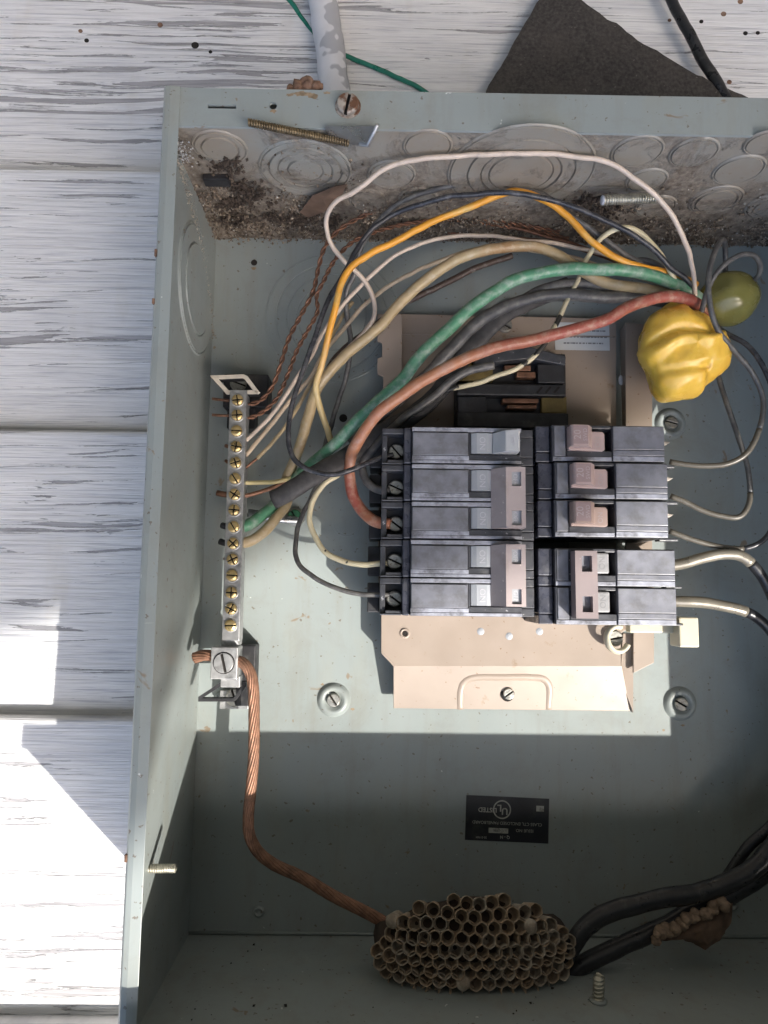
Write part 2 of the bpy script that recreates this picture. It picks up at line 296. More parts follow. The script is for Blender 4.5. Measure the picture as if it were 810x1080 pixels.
def slot_head(mb, r, h, slotw, ang, M=Matrix.Identity(4), cross=False, dome=0.25):
    """a pan head on z=0 with a real slot (two or four pieces over a base disc)"""
    st = len(mb.v); mb.lathe([(r*0.97, 0), (r*0.99, h*0.12)], n=24, cap=True)
    hw = slotw*0.62; segs = [(1, 1), (-1, 1), (-1, -1), (1, -1)] if cross else [(1, 0), (-1, 0)]
    for sx, sy in segs:
        poly = []
        if cross:
            a0 = math.asin(hw/r); a1 = math.pi/2-a0
            arc = [(r*math.cos(a0+(a1-a0)*k/6), r*math.sin(a0+(a1-a0)*k/6)) for k in range(7)]
            poly = [(hw, hw)]+arc; poly = [(x*sx, y*sy) for x, y in poly]
        else:
            a0 = math.acos(hw/r); poly = [(sx*r*math.cos(-a0+2*a0*k/12), r*math.sin(-a0+2*a0*k/12)) for k in range(13)]
        top = [(x*(1-dome*0.5*(math.hypot(x, y)/r)**2), y*(1-dome*0.5*(math.hypot(x, y)/r)**2)) for x, y in poly]
        mb.prism(poly, h*0.12, h*0.75); mb.prism(poly, h*0.7501, h, top)
    mb.xf(M @ Matrix.Rotation(ang, 4, 'Z'), st)
    g = MB(); g.box(-hw*1.02, hw*1.02, -r*0.93, r*0.93, h*0.05, h*0.35)
    if cross: g.box(-r*0.93, -hw*1.03, -hw*1.02, hw*1.02, h*0.05, h*0.35); g.box(hw*1.03, r*0.93, -hw*1.02, hw*1.02, h*0.05, h*0.35)
    mb.slots = g.xf(M @ Matrix.Rotation(ang, 4, 'Z')); return mb
def text_mesh(txt, size, mat_, parent, loc, rot=0.0, ext=0.05, name='lettering', ax='CENTER', bold=0.0):
    c = bpy.data.curves.new('t', 'FONT'); c.body = txt; c.size = size*S; c.align_x = ax; c.align_y = 'CENTER'; c.extrude = ext*S; c.offset = bold*S
    c.resolution_u = 3; o = bpy.data.objects.new('t', c); COL.objects.link(o)
    dg = bpy.context.evaluated_depsgraph_get(); me = bpy.data.meshes.new_from_object(o.evaluated_get(dg))
    bpy.data.objects.remove(o); me.materials.clear(); me.materials.append(mat_)
    ob = bpy.data.objects.new(name, me); COL.objects.link(ob); ob.parent = parent
    ob.location = (Vector(loc)-Vector(parent['_o']))*S; ob.rotation_euler = (0, 0, rot); ob['_o'] = parent['_o']; return ob
T = Matrix.Translation
def TV(x, y, z): return Matrix.Translation((x, y, z))
# ================================================================== THE SIDING
BY = [1257.5, 1094, 930.5, 767, 603.5, 440, 277, 112.5, -48, -211, -374, -537, -700, -863, -1026, -1189, -1352]
def board_z(y):
    for i, b in enumerate(BY):
        n = BY[i+1] if i+1 < len(BY) else b-163
        if n < y <= b: return -3.0-9.5*(b-y)/(b-n)
    return -3
siding = thing('siding_wall', 'weathered white clapboard siding with peeling paint behind the grey metal box', 'wall')
for i, b in enumerate(BY):
    n = (BY[i+1] if i+1 < len(BY) else b-163); mb = MB()
    prof = [(b, -14), (b, -5.2), (b-0.5, -4.0), (b-1.6, -3.2), (b-3.5, -3.0), ((b+n)/2, -7.6), (n+2, -12.4), (n-10, -13.1), (n-10, -19), (b, -19)]
    xs = [-2600, -700, 100, 900, 2800]
    vs = [(x, y, z) for x in xs for y, z in prof]; k = len(prof)
    fs = [(j*k+q, j*k+(q+1) % k, (j+1)*k+(q+1) % k, (j+1)*k+q) for j in range(len(xs)-1) for q in range(k)]
    mb.add(vs, fs); mb.add([(xs[0], y, z) for y, z in prof], [tuple(range(k))]); mb.add([(xs[-1], y, z) for y, z in prof], [tuple(range(k))[::-1]])
    mb.build('board', BOARD, siding)
for u, v, r, m in [(205.8, 48, 3.1, M_HOLE), (91.5, 43, 1.9, M_HOLE), (169, 26.6, 2.2, M_RUST), (85, 33, 1.7, M_RUST), (780.7, 2, 2.2, M_RUST), (763, 15, 2.2, M_RUST),
                   (739.5, 23, 1.7, M_HOLE), (706, 21.6, 1.5, M_RUST), (786, 35.4, 1.9, M_HOLE), (799, 35, 1.7, M_HOLE), (769, 86.8, 2.0, M_RUST), (222, 55, 1.5, M_HOLE)]:
    p = U(u, v, -8); p = U(u, v, board_z(p.y)); MB().lathe([(r*0.78, -0.3), (r*0.76, 0.14), (r*0.5, 0.16), (0.01, 0.1)], p+Vector((0, 0, 0.3)), n=14, cap=False, smooth=False, sy=0.9).build('nail_hole', m, siding)
MB().box(-2600, 2800, -1520, 1300, -120, -19.5).build('sheathing', mat('dark_sheathing', (0.1, 0.08, 0.06), 0.9), None)['kind'] = 'structure'

# ================================================================== THE METAL BOX
H = 395.4; W = 353.0; D = 103.0; TH = 1.5
box = thing('electrical_box', 'open grey-green enamelled steel electrical enclosure with mud along its upper wall', 'electrical box', (W/2, H/2, 0))
MB().box(-TH, W+TH, -TH, H+TH, -2.6, 0).build('back_panel', ENAMEL, box, 0.3)
mb = MB()                                    # left wall with its rolled front lip
prof = [(0, 0.0), (0, D-3.5), (0.8, D-1.4), (2.2, D-0.5), (6.2, D-0.2), (6.4, D+0.6), (2, D+1.0), (-0.4, D+0.6), (-1.6, D-1), (-TH, 0.0)]
def extr_y(mb, prof, ys, skew=0):
    k = len(prof); vs = [(x, y, z) for y in ys for x, z in prof]
    mb.add(vs, [((j+1)*k+q, (j+1)*k+(q+1) % k, j*k+(q+1) % k, j*k+q) for j in range(len(ys)-1) for q in range(k)])
    mb.add([(x, ys[0], z) for x, z in prof], [tuple(range(k))]); mb.add([(x, ys[-1], z) for x, z in prof], [tuple(range(k))[::-1]])
    return mb
extr_y(mb, prof, [-TH, H+18.5]).build('side_wall', ENAMEL, box, 0.25)
mb = MB(); extr_y(mb, [(W-x, z) for x, z in prof][::-1], [-TH, H+18.5])
mb.build('side_wall', ENAMEL, box, 0.25)
MB().box(W-12, W-5, 0, H, D-1.2, D+0.3).build('side_flange', ENAMEL, box)
# the wall caked with mud (a grid so that the crust has relief) and its front flange
mb = MB(); nx, nyy = 120, 36; vs = []
for j in range(nyy+1):
    for i in range(nx+1):
        x = W*i/nx; z = D*j/nyy; k = max(0, 1-z/26)*max(0.0, noise.noise(Vector((x*0.06, z*0.1, 3)))+0.35)*2.4 + 0.5*max(0, noise.noise(Vector((x*0.15, z*0.2, 9))))
        k *= (1.5 if x < 90 else 0.8) if 0 < j < nyy else 0
        vs.append((x, H-k, z))
mb.add(vs, [(j*(nx+1)+i, j*(nx+1)+i+1, (j+1)*(nx+1)+i+1, (j+1)*(nx+1)+i) for j in range(nyy) for i in range(nx)], True)
mb.add([(0, H+TH, 0), (W, H+TH, 0), (W, H+TH, D), (0, H+TH, D)], [(3, 2, 1, 0)])
mb.build('muddy_wall', ENAMEL_MUD, box)['label'] = 'box wall caked with dried mud and dust'
mb = MB(); holes = []
yb, yt = H-0.4, H+18.4; P_h = U(288, 111.5, D); P_s = U(234, 112.5, D)
zt = D
# flange built as strips round the round hole and the slot
xh0, xh1, xs0, xs1 = P_h.x-2.2, P_h.x+2.2, P_s.x-6.5, P_s.x+6.5
for a, b in ((0.6, xs0), (xs1, xh0), (xh1, W+TH)): mb.box(a, b, yb, yt, zt-1.4, zt)
mb.box(xs0, xs1, yb, P_s.y-0.9, zt-1.4, zt); mb.box(xs0, xs1, P_s.y+0.9, yt, zt-1.4, zt)
mb.box(xh0, xh1, yb, P_h.y-2.2, zt-1.4, zt); mb.box(xh0, xh1, P_h.y+2.2, yt, zt-1.4, zt)
for q in range(24):
    a0, a1 = 2*math.pi*q/24, 2*math.pi*(q+1)/24
    def onsq(a):
        t = 2.2/max(abs(math.cos(a)), abs(math.sin(a))); return (P_h.x+math.cos(a)*t, P_h.y+math.sin(a)*t)
    mb.prism([(P_h.x+1.75*math.cos(a0), P_h.y+1.75*math.sin(a0)), onsq(a0), onsq(a1), (P_h.x+1.75*math.cos(a1), P_h.y+1.75*math.sin(a1))], zt-1.4, zt)
mb.build('front_flange', ENAMEL, box)
MB().box(0.6, W, H+17.2, H+18.7, 60, D-1.0).build('flange_return', ENAMEL, box)
# bottom of the frame: the wall below, with a drip hood that stands further out
MB().box(-TH, W+TH, -TH, 0, 0, D+22).build('lower_wall', ENAMEL, box, 0.3)
MB().box(-TH-2, W+26, -TH, 12, D+20.5, D+22).build('drip_hood', ENAMEL, box, 0.3)
MB().tube([Vector((0.4, 1, 0.3)), Vector((W, 1, 0.3))], 0.8, 6).build('seam', ENAMEL, box)

def emboss(radii, h=0.55):
    """knockout rings: each one proud of the sheet with a cut groove between"""
    p = [(radii[0]+1.0, 0.0), (radii[0]+0.4, h*0.6), (radii[0], h*0.6), (radii[0]-0.15, 0.06), (radii[0]-0.55, 0.06)]
    for i, r in enumerate(radii):
        p.append((r-0.8, h*(1.1 if i % 2 else 0.8)))
        if i+1 < len(radii): q = radii[i+1]; p += [(q+0.3, h*(1.1 if i % 2 else 0.8)), (q, 0.06), (q-0.45, 0.06)]
    p.append((0.01, h*0.9)); return p
MY = Matrix.Rotation(R(90), 4, 'X'); MX = Matrix.Rotation(R(90), 4, 'Y')      # +z -> -y ; +z -> +x
def rad(pxr, z): return pxr*(CAM.z-z)/FPX
def knock_top(u, v, prs, m=None):
    p = U(u, v, H-0.2, 1); rs = [rad(a, p.z) for a in prs]
    rs = [min(r, 46) for r in rs]
    mb = MB().lathe(emboss(rs, 1.1), p, n=64, M=MY, cap=False, smooth=False); mb.build('knockout', m or ENAMEL_MUD2, box)
for u, v, prs in [(322, 178, (50, 41, 31, 20)), (232, 155.6, (29, 21)), (549, 181, (80, 60, 45, 36)), (451, 153, (26,)), (413, 184, (25,)), (389, 211, (20,)), (441, 209, (20,)),
                  (672, 159.6, (27,)), (731.5, 160.5, (25,)), (779, 179, (26,)), (682, 190, (21,)), (755, 211, (27, 22)), (691, 217.6, (21,)), (812, 217, (24, 17)), (806, 150, (20,))]:
    knock_top(u, v, prs)
p = U(205, 303, 0, 0); q0 = U(205, 235, 0, 0); q1 = U(205, 371, 0, 0)
rr = abs(q0.y-q1.y)/2; c = Vector((0.0, (q0.y+q1.y)/2, p.z-3))
MB().lathe(emboss([rr, rr*0.72], 1.4), c, n=72, M=MX, cap=False, smooth=False).build('knockout', ENAMEL, box)
def knock_back(u, v, prs, h=0.5, m=ENAMEL, name='knockout'):
    p = U(u, v, 0); MB().lathe(emboss([rad(a, 0) for a in prs], h), p, n=64, cap=False, smooth=False).build(name, m, box)
knock_back(350, 335, (72, 61, 49, 38), 0.45)
for u, v, r in [(262, 348, 13.5), (262, 376, 13.5), (366, 551, 14), (535, 918, 13.5), (788, 395, 16), (787, 470, 15)]: knock_back(u, v, (r,), 0.16, name='spot_weld')
for u, v in [(292, 237), (772, 954), (273, 961), (232, 735)]:
    MB().lathe([(3.0, 0), (2.9, 0.9), (2.3, 1.5), (1.7, 1.7), (1.6, 1.0), (0.01, 1.0)], U(u, v, 0), n=20, cap=False).build('rivet', ENAMEL, box)
MB().lathe([(1.9, 0.05), (1.6, 0.12), (0.01, 0.1)], U(268, 277, 0), n=16, cap=False).build('bolt_hole', M_HOLE, box)
MB().lathe([(2.4, 0.05), (2.1, 0.12), (0.01, 0.1)], U(362, 441, 0), n=16, cap=False).build('bolt_hole', M_HOLE, box)
for u, v, a, lit in [(352, 738, 35, 1), (717, 742, 60, 0), (707, 447, 75, 0), (540, 330, 20, 0)]:
    p = U(u, v, 0)
    e = MB().lathe([(9.5, 0), (8.4, 1.4), (7.4, 2.3), (6.4, 2.5), (5.4, 2.2), (4.6, 0.7), (0.01, 0.5)], p, n=36, cap=False).build('screw_boss', ENAMEL, box)
    slot_head(MB(), 3.7, 2.6, 0.9, R(a), TV(p.x, p.y, 0.7)).build('mounting_screw', M_ZINC, box, 0.12)

def threaded(p0, p1, r, pitch, depth=0.28):
    mb = MB(); d = (p1-p0); L = d.length; T_ = d.normalized(); A = T_.orthogonal().normalized(); B = T_.cross(A)
    mb.tube([p0, p1], r, 14); n = int(L/pitch*10); pts = []
    for i in range(n+1):
        a = 2*math.pi*i/10; pts.append(p0+T_*(L*i/n)+(A*math.cos(a)+B*math.sin(a))*r)
    return mb.tube(pts, depth*pitch*1.1, 5)
M_THR = mat('plated_thread', (0.50, 0.48, 0.40), 0.4, 0.75, 0.3, 300, dirt=(0.2, 0.17, 0.12), bmp=0.1)
M_BOLT = mat('bronze_thread', (0.20, 0.15, 0.085), 0.45, 0.7, 0.4, 300, dirt=(0.09, 0.065, 0.045), dirt_amt=(0.5, 0.7), bmp=0.2)
sp0 = U(158, 916, 0.2, 0); sp0.x = 0
screw_len = lambda u, v, p: U(u, v, p.z)
threaded(sp0, Vector((11.6, sp0.y+0.2, sp0.z)), 1.75, 1.0).build('cover_screw', M_THR, box)['label'] = 'plated screw poking through the left wall'
pb = U(631, 1056, 0.0, 1)
threaded(pb, pb+Vector((0.3, 11, 0.6)), 2.1, 1.7, 0.36).build('cover_screw', M_THR, box)
MB().lathe([(4, 0), (3.9, 1), (2, 1.4)], pb, n=20, M=Matrix.Rotation(R(-90), 4, 'X')).build('nut', ENAMEL, box)
p0 = U(636, 211, H-11, 1); p1 = U(692, 209, H-8, 1)
threaded(p0, p1, 2.2, 1.35, 0.42).build('cover_screw', M_THR, box)['label'] = 'dull plated screw among the mud'
MB().lathe([(2.3, -0.3), (2.5, 0.3), (2.1, 0.8), (0.01, 0.9)], p0, n=18, M=(p0-p1).to_track_quat('Z', 'Y').to_matrix().to_4x4(), cap=False).build('screw_tip', M_PRINT, box)
p = U(367, 112.5, D)
big = slot_head(MB(), 5.1, 3.0, 1.3, R(168), TV(p.x, p.y, D+0.4))
big.lathe([(6.0, 0), (5.9, 0.5), (5.0, 0.6)], (p.x, p.y, D), n=24); big.build('cover_bolt', mat('rust_flecked_zinc', (0.42, 0.37, 0.32), 0.6, 0.4, 0.3, 200, dirt=(0.17, 0.085, 0.05), dirt_amt=(0.45, 0.55), dirt_scale=160, bmp=0.7), box, 0.25)['label'] = 'rust-stained slotted bolt on the front flange'
mb = MB()
for (u, v, r, hh) in [(315, 91, 5, 2), (324, 88, 5.5, 2.6), (334, 91, 5, 2.2), (306, 93, 3, 1)]:
    p = U(u, v, D-3); st = len(mb.v); mb.lathe([(0.05, -2)]+[(r*0.62*math.sin(a), -hh*math.cos(a)) for a in [math.pi*k/8 for k in range(1, 8)]]+[(0.05, hh)], p, n=14, cap=False)
    for i in range(st, len(mb.v)): mb.v[i] += noise.noise_vector(mb.v[i]*0.5)*1.1
mb.build('rust_lump', M_RUST, box)
p = U(229, 187, 62)
MB().box(p.x-6.5, p.x+6.5, H-3.4, H-0.2, p.z-3, p.z+4).build('rubber_block', M_DARK, box, 0.5)
for (u, v) in [(144, 966)]:
    p = U(u, v+6, 96); MB().lathe([(1.6, 0), (1.4, 0.3), (0.8, 0.2), (0.01, -0.1)], (4.2, p.y, D+0.35), n=14, cap=False, sy=1.7).build('rust_hole', M_RUST, box)
for (u, v, l) in [(164, 267, 1.1), (163, 318, 0.8), (143, 905, 1.0)]:
    p = U(u, v, D); MB().box(-1.75, -0.6, p.y-l*1.5, p.y+l*1.5, D-2, D+0.9).build('rust_chip', M_RUST, box, 0.2)

M_STAIN = mat('rust_stain', (0.26, 0.19, 0.12), 0.7, 0, 0.4, 300)
def stain(u, v, ru, rv, ax=2, val=0.0, seed=0):
    p = U(u, v, val, ax); n = 22; vs = [p+Vector((0, 0, 0.04))]
    for k in range(n):
        a = 2*math.pi*k/n; f = 0.6+0.9*abs(noise.noise(Vector((math.cos(a)*1.6, math.sin(a)*1.6, seed))))+0.25*noise.noise(Vector((math.cos(a)*5, math.sin(a)*5, seed)))
        vs.append(p+Vector((ru*f*math.cos(a), rv*f*math.sin(a), 0.02)))
    MB().add(vs, [(0, 1+k, 1+(k+1) % n) for k in range(n)]).build('rust_stain', M_STAIN, box)
for k, (u, v, a, b_, z) in enumerate([(318, 99, 5, 1.3, D), (330, 101, 3.2, 1.6, D), (306, 100, 2.2, 0.8, D), (288, 117, 1.6, 1.1, D), (345, 98, 2, .7, D), (352, 752, 2.4, 1.0, 0), (340, 722, 1.2, .6, 0),
                                    (372, 748, 1.5, .7, 0), (425, 610, 1.6, .8, 0), (225, 262, .8, 2.6, 0), (268, 283, 1.8, 1.2, 0), (700, 770, 1, .8, 0), (720, 765, 1.4, .7, 0)]): stain(u, v, a, b_, 2, z+0.0, k*3.1)
# stickers
def sticker(u0, v0, u1, v1, rot, m, name, org, z=0.0):
    a = U(u0, v0, z); b = U(u1, v1, z); c = (a+b)/2; wx = abs(b.x-a.x)/2; wy = abs(a.y-b.y)/2
    o = MB().box(-wx, wx, -wy, wy, 0.05, 0.22).xf(TV(c.x, c.y, z) @ Matrix.Rotation(rot, 4, 'Z')).build(name, m, org); return c, wx, wy
c, wx, wy = sticker(491, 840, 579, 888, R(-2), M_STICK, 'rating_sticker', box)
stick = [o for o in box.children if o.name.startswith('rating_sticker')][0]; stick['label'] = 'black listing sticker printed upside down'
MR = TV(c.x, c.y, 0) @ Matrix.Rotation(R(178), 4, 'Z')
def onst(x, y): return MR @ Vector((x, y, 0.26))
def st_txt(s, x, y, sz, m=M_STICKW, al='CENTER', bold=0): text_mesh(s, sz, m, stick, onst(x, y), R(178), 0.02, 'lettering', al, bold)
stick['_o'] = box['_o']
st_txt('CLASS CTL ENCLOSED PANELBOARD', 0, 3.4-1.3, 2.3)
st_txt('ISSUE NO.', -9.5, 6.6-1, 2.3); st_txt('Q - N', 1.0, 9.8-0.3, 2.2, bold=0.05); st_txt('20-01984', 14, 10.4-0.3, 1.6)
st_txt('LISTED', 11.0, -4.6, 3.4, bold=0.07); st_txt('U', 1.5, -4.3, 5.0, bold=0.12); st_txt('L', 4.4, -5.9, 5.0, bold=0.12)
mb = MB(); mb.lathe([(5.0, 0.0), (5.0, 0.04), (4.3, 0.04), (4.3, 0.0)], onst(3.0, -5.0), n=36, cap=False); mb.build('logo_ring', M_STICKW, stick)
MB().box(-5.4, 5.4, -1.35, 1.35, 0, 0.03).xf(TV(*onst(4.7, 6.2)) @ Matrix.Rotation(R(178), 4, 'Z')).build('blank_box', M_STICKW, stick)
st2 = text_mesh('C-2886', 1.9, M_STICK, stick, onst(4.7, 6.2)+Vector((0, 0, 0.05)), R(178), 0.01)
MB().box(-2.1, 2.1, -1.5, 1.5, 0, 0.03).xf(TV(*onst(-18.0, -6.4)) @ Matrix.Rotation(R(178), 4, 'Z')).build('blank_box', M_STICKW, stick)
text_mesh('1', 2.6, M_STICK, stick, onst(-18.0, -6.4)+Vector((0, 0, 0.05)), R(178), 0.01)

# ================================================================== things round the box
def wire(name, label, cat, P, r, m, group=None, n=12, flat=1.0, step=1.6, bare=None, wob=0.06, parent=None):
    pts = spline(px(P), step); q_ = sum(map(ord, label)) % 50
    if len(pts) > 12: pts = [p+noise.noise_vector(p*0.05+Vector((q_, 0, 0)))*0.9+noise.noise_vector(p*0.16+Vector((0, q_, 0)))*0.28 for p in pts]
    sd = sum(map(ord, label)) % 97
    o = MB().tube(pts, r, n, flat, True, wob, sd).build(name, m, parent)
    if parent is None: tag(o, label, cat, group)
    return o
o = wire('conduit', 'grey-white painted conduit pipe with peeling paint above the box', 'conduit', [(338, -40, 2), (341, 0, 2), (347, 45, 2), (354, 105, 2), (357, 135, 2)], 9.2, M_PVC, n=28)
wire('green_cable', 'green ground wire passing behind the white pipe', 'wire', [(285, -25, -5), (305, 0, -5), (325, 28, -7), (352, 52, -6.5), (385, 66, -6), (415, 80, -5.5), (440, 92, -5.5), (470, 112, -6)], 1.45, W_GREENT)
o = wire('black_cable', 'black cable running down behind the felt scrap at the top right', 'cable', [(698, -30, 4), (708, 0, 4), (735, 50, 2), (762, 98, 0), (780, 130, -2)], 3.2, W_CABLE)
mb = MB(); poly = [(560, -45), (573, -8), (512, 97), (512, 118), (640, 125), (795, 122), (790, 103), (760, 92), (735, 78), (700, 58), (672, 42), (650, 25), (640, 21), (612, 0), (600, -20)]
pts = [U(u, v, 1.0) for u, v in poly]; poly2 = [(p.x, p.y) for p in pts]
bm = bmesh.new(); vv = [bm.verts.new((x, y, 0)) for x, y in poly2]; bm.faces.new(vv)
for _ in range(1): bmesh.ops.triangulate(bm, faces=bm.faces[:])
for _ in range(4): bmesh.ops.subdivide_edges(bm, edges=[e for e in bm.edges if e.calc_length() > 6], cuts=1, use_grid_fill=True)
bmesh.ops.triangulate(bm, faces=bm.faces[:])
for v_ in bm.verts:
    e = any(len(ed.link_faces) == 1 for ed in v_.link_edges); n_ = noise.noise(Vector((v_.co.x*0.03, v_.co.y*0.03, 1)))
    if e: v_.co += noise.noise_vector(v_.co*0.6)*0.9
    v_.co.z = 1.2+n_*2.0
bmesh.ops.recalc_face_normals(bm, faces=bm.faces[:])
ex = bmesh.ops.extrude_face_region(bm, geom=bm.faces[:]); 
for g in ex['geom']:
    if isinstance(g, bmesh.types.BMVert): g.co.z -= 1.6
for v_ in bm.verts: v_.co *= S
bmesh.ops.recalc_face_normals(bm, faces=bm.faces[:])
me = bpy.data.meshes.new('felt_scrap'); bm.to_mesh(me); bm.free(); me.materials.append(M_FELT)
o = bpy.data.objects.new('felt_scrap', me); COL.objects.link(o); tag(o, 'torn dark triangle of roofing felt lying on the siding above the box', 'roofing felt')

# loose bits on the muddy wall
bolt = threaded(U(262, 129, H-2.0, 1), U(368, 151, H-4.0, 1), 1.35, 1.15, 0.45).build('threaded_rod', M_BOLT)
tag(bolt, 'long bronze-coloured threaded rod lying along the muddy wall under the flange', 'threaded rod')
pl = thing('metal_bracket', 'small shiny steel plate with a bent edge tucked under the front flange', 'bracket', U(365, 140, 82))
q = [U(342, 133, H-1.5, 1), U(398, 133, H-2.5, 1), U(388, 155, H-5, 1), U(350, 149, H-3, 1)]
mb = MB(); mb.add(q+[x+Vector((0, 1, -1.4)) for x in q], [(0, 3, 2, 1), (4, 5, 6, 7), (0, 1, 5, 4), (1, 2, 6, 5), (2, 3, 7, 6), (3, 0, 4, 7)]); mb.build('plate', M_GLASSY, pl)
MB().tube([q[1]+Vector((0, 0, 1)), q[2]+Vector((0, 0, 1)), q[2]*0.75+q[3]*0.25+Vector((0, 0, 1))], 0.9, 8).build('edge', M_ALU, pl)
mb = MB(); P = [U(316, 224, H-3, 1), U(330, 206, H-5, 1), U(352, 197, H-6, 1), U(366, 194, H-3, 1), U(360, 207, H-4, 1), U(345, 222, H-5, 1), U(325, 230, H-3, 1)]
c0 = sum(P, Vector())/7; vs = P+[c0+Vector((0, -1, 3))]; off = Vector((0.2, 0.8, -0.8))
mb.add(vs+[x+off for x in vs], [(i, (i+1) % 7, 7) for i in range(7)]+[(8+(i+1) % 7, 8+i, 15) for i in range(7)]+[((i+1) % 7, i, 8+i, 8+(i+1) % 7) for i in range(7)])
tag(mb.build('dead_leaf', M_LEAF), 'curled brown dead leaf lying against the muddy wall left of the wires', 'leaf')
# crumbs of mud
def crumbs(name, n, gen, m, rmin, rmax):
    mb = MB(); O = [(1, 0, 0), (0, 1, 0), (-1, 0, 0), (0, -1, 0), (0, 0, 1), (0, 0, -1)]; F = [(0, 1, 4), (1, 2, 4), (2, 3, 4), (3, 0, 4), (1, 0, 5), (2, 1, 5), (3, 2, 5), (0, 3, 5)]
    for i in range(n):
        p = gen(); r = rmin+(rmax-rmin)*random.random()**3; M = Euler([random.random()*6 for _ in range(3)]).to_matrix()
        mb.add([p+M @ Vector([q[k]*r*random.uniform(0.5, 1.3) for k in range(3)]) for q in O], F)
    o = mb.build(name, m); o['kind'] = 'stuff'; return o
def g_top():
    while True:
        x = random.random()*W; z = abs(random.gauss(0, 1))*(20 if x > 110 else 30)+random.random()*6
        k = noise.noise(Vector((x*0.045, z*0.07, 5)))+0.5*noise.noise(Vector((x*0.14, z*0.2, 8)))+(0.25 if x < 105 and z < 45 else 0)
        if z < 100 and k > random.uniform(-0.25, 0.4): break
    return Vector((x, H-0.7-abs(random.gauss(0, 1))*(2.2 if z < 30 and x < 110 else 0.9)*max(0.3, 1-z/70), z))
crumbs('mud_crumbs', 8500, g_top, mat('mud_brown', (0.17, 0.13, 0.095), 0.95, 0, 0.5, 200, dirt=(0.36, 0.30, 0.23), dirt_amt=(0.5, 0.6), dirt_scale=300), 0.15, 1.25)
crumbs('dark_crumbs', 3200, g_top, mat('mud_dark', (0.085, 0.062, 0.045), 0.95), 0.15, 1.1)
crumbs('pale_crumbs', 700, g_top, mat('pale_flakes', (0.50, 0.48, 0.44), 0.7), 0.15, 0.75)
cl = [U(238, 175, H-2, 1), U(255, 198, H-2, 1), U(270, 205, H-2, 1), U(245, 215, H-2, 1), U(290, 228, H-2, 1), U(315, 232, H-2, 1), U(245, 232, H-2, 1), U(620, 212, H-2, 1), U(640, 222, H-2, 1), U(350, 233, H-2, 1)]
def g_clump():
    c_ = random.choice(cl); return Vector((c_.x+random.gauss(0, 4.5), H-1-abs(random.gauss(0, 1.6)), max(1, c_.z+random.gauss(0, 4.0))))
crumbs('dark_clumps', 1500, g_clump, mat('mud_dark2', (0.055, 0.04, 0.03), 0.95, 0, 0.5, 300), 0.25, 1.9)
def g_corner():
    t = random.random(); return Vector((abs(random.gauss(0, 1.3)), H-3-t*t*60-abs(random.gauss(0, 2)), 100*(1-t)**1.1+random.gauss(0, 1.6)))
crumbs('corner_dust', 1100, g_corner, mat('corner_dust', (0.36, 0.33, 0.28), 0.95, 0, 0.4, 300), 0.12, 0.6)
def g_corner2(): return Vector((2+abs(random.gauss(0, 3)), H-1-abs(random.gauss(0, 3.0)), 88+random.gauss(0, 6)))
crumbs('white_fluff', 260, g_corner2, mat('white_fluff', (0.46, 0.47, 0.48), 0.9), 0.12, 0.6)
def g_low():
    return Vector((random.choice([random.uniform(0, W), random.gauss(20, 15), random.gauss(250, 30), random.gauss(150, 30)]), 0.3, random.uniform(1, 90)))
crumbs('floor_crumbs', 90, g_low, mat('black_specks', (0.03, 0.027, 0.022), 0.95), 0.2, 0.9)

# ================================================================== THE TAN MOUNTING PLATE AND THE BUS BASE
ZP = 16.0
def pp(L, z): return [(U(u, v, z).x, U(u, v, z).y) for u, v in L]
plate = thing('mounting_plate', 'tan enamelled steel mounting plate holding the breakers, flecked with rust', 'mounting plate', U(540, 560, 0))
MB().prism(pp([(402, 600), (402, 689), (415, 703), (655, 703), (655, 668), (661, 664), (661, 600)], ZP), ZP-1.6, ZP).build('plate', M_TAN, plate, 0.3)
MB().prism(pp([(668, 600), (668, 710), (690, 699), (690, 600)], ZP), ZP-1.6, ZP).build('side_rail', M_TAN, plate, 0.3)
a = pp([(415, 702), (654, 702)], ZP); b = pp([(415, 747), (665, 750)], 9.5)
a_ = [(a[0][0], a[0][1], ZP-0.1), (a[1][0]+1, a[1][1], ZP-0.1)]; b_ = [(b[1][0], b[1][1], 9.5), (b[0][0], b[0][1], 9.5)]
vs = [Vector(q) for q in a_+b_]; MB().add(vs+[x-Vector((0, 0, 1.5)) for x in vs], [(3, 2, 1, 0), (4, 5, 6, 7), (0, 1, 5, 4), (1, 2, 6, 5), (2, 3, 7, 6), (3, 0, 4, 7)]).build('lower_tab', M_TAN, plate, 0.25)
# channel beside the tab
q = pp([(657, 668), (668, 668), (668, 752), (654, 716)], 12); MB().prism(q, 2, 12).build('channel', M_TAN, plate, 0.2)
za = lambda y: 9.5+(y-b[0][1])/(a[0][1]-b[0][1])*(ZP-9.5)
E0 = [(486, 748), (486, 728), (489, 719), (497, 714), (530, 713), (560, 713), (573, 715), (579, 722), (580, 748)]
E1 = [U(u, v, 13) for u, v in E0]; E1 = [Vector((p.x, p.y, za(p.y)-2.75)) for p in E1]
MB().tube(spline(E1, 1.2), 3.1, 20).build('embossed_rim', M_TAN, plate)
p = U(535, 731, 11.5); MB().lathe([(3.9, 0), (3.6, 0.12), (0.01, 0.1)], (p.x, p.y, za(p.y)+0.02), n=20, cap=False, sy=1.15).build('screw_hole', M_HOLE, plate)
slot_head(MB(), 3.1, 1.9, 0.8, R(125), TV(p.x+0.5, p.y-0.2, za(p.y)+0.1)).build('screw', M_ZINC, plate, 0.12)
for u, v in [(507, 666), (537, 671), (569, 666)]:
    MB().lathe([(2.0, 0), (1.9, 0.12), (0.01, 0.12)], U(u, v, ZP), n=18, cap=False).build('rivet_dot', M_GREYTOG, plate)
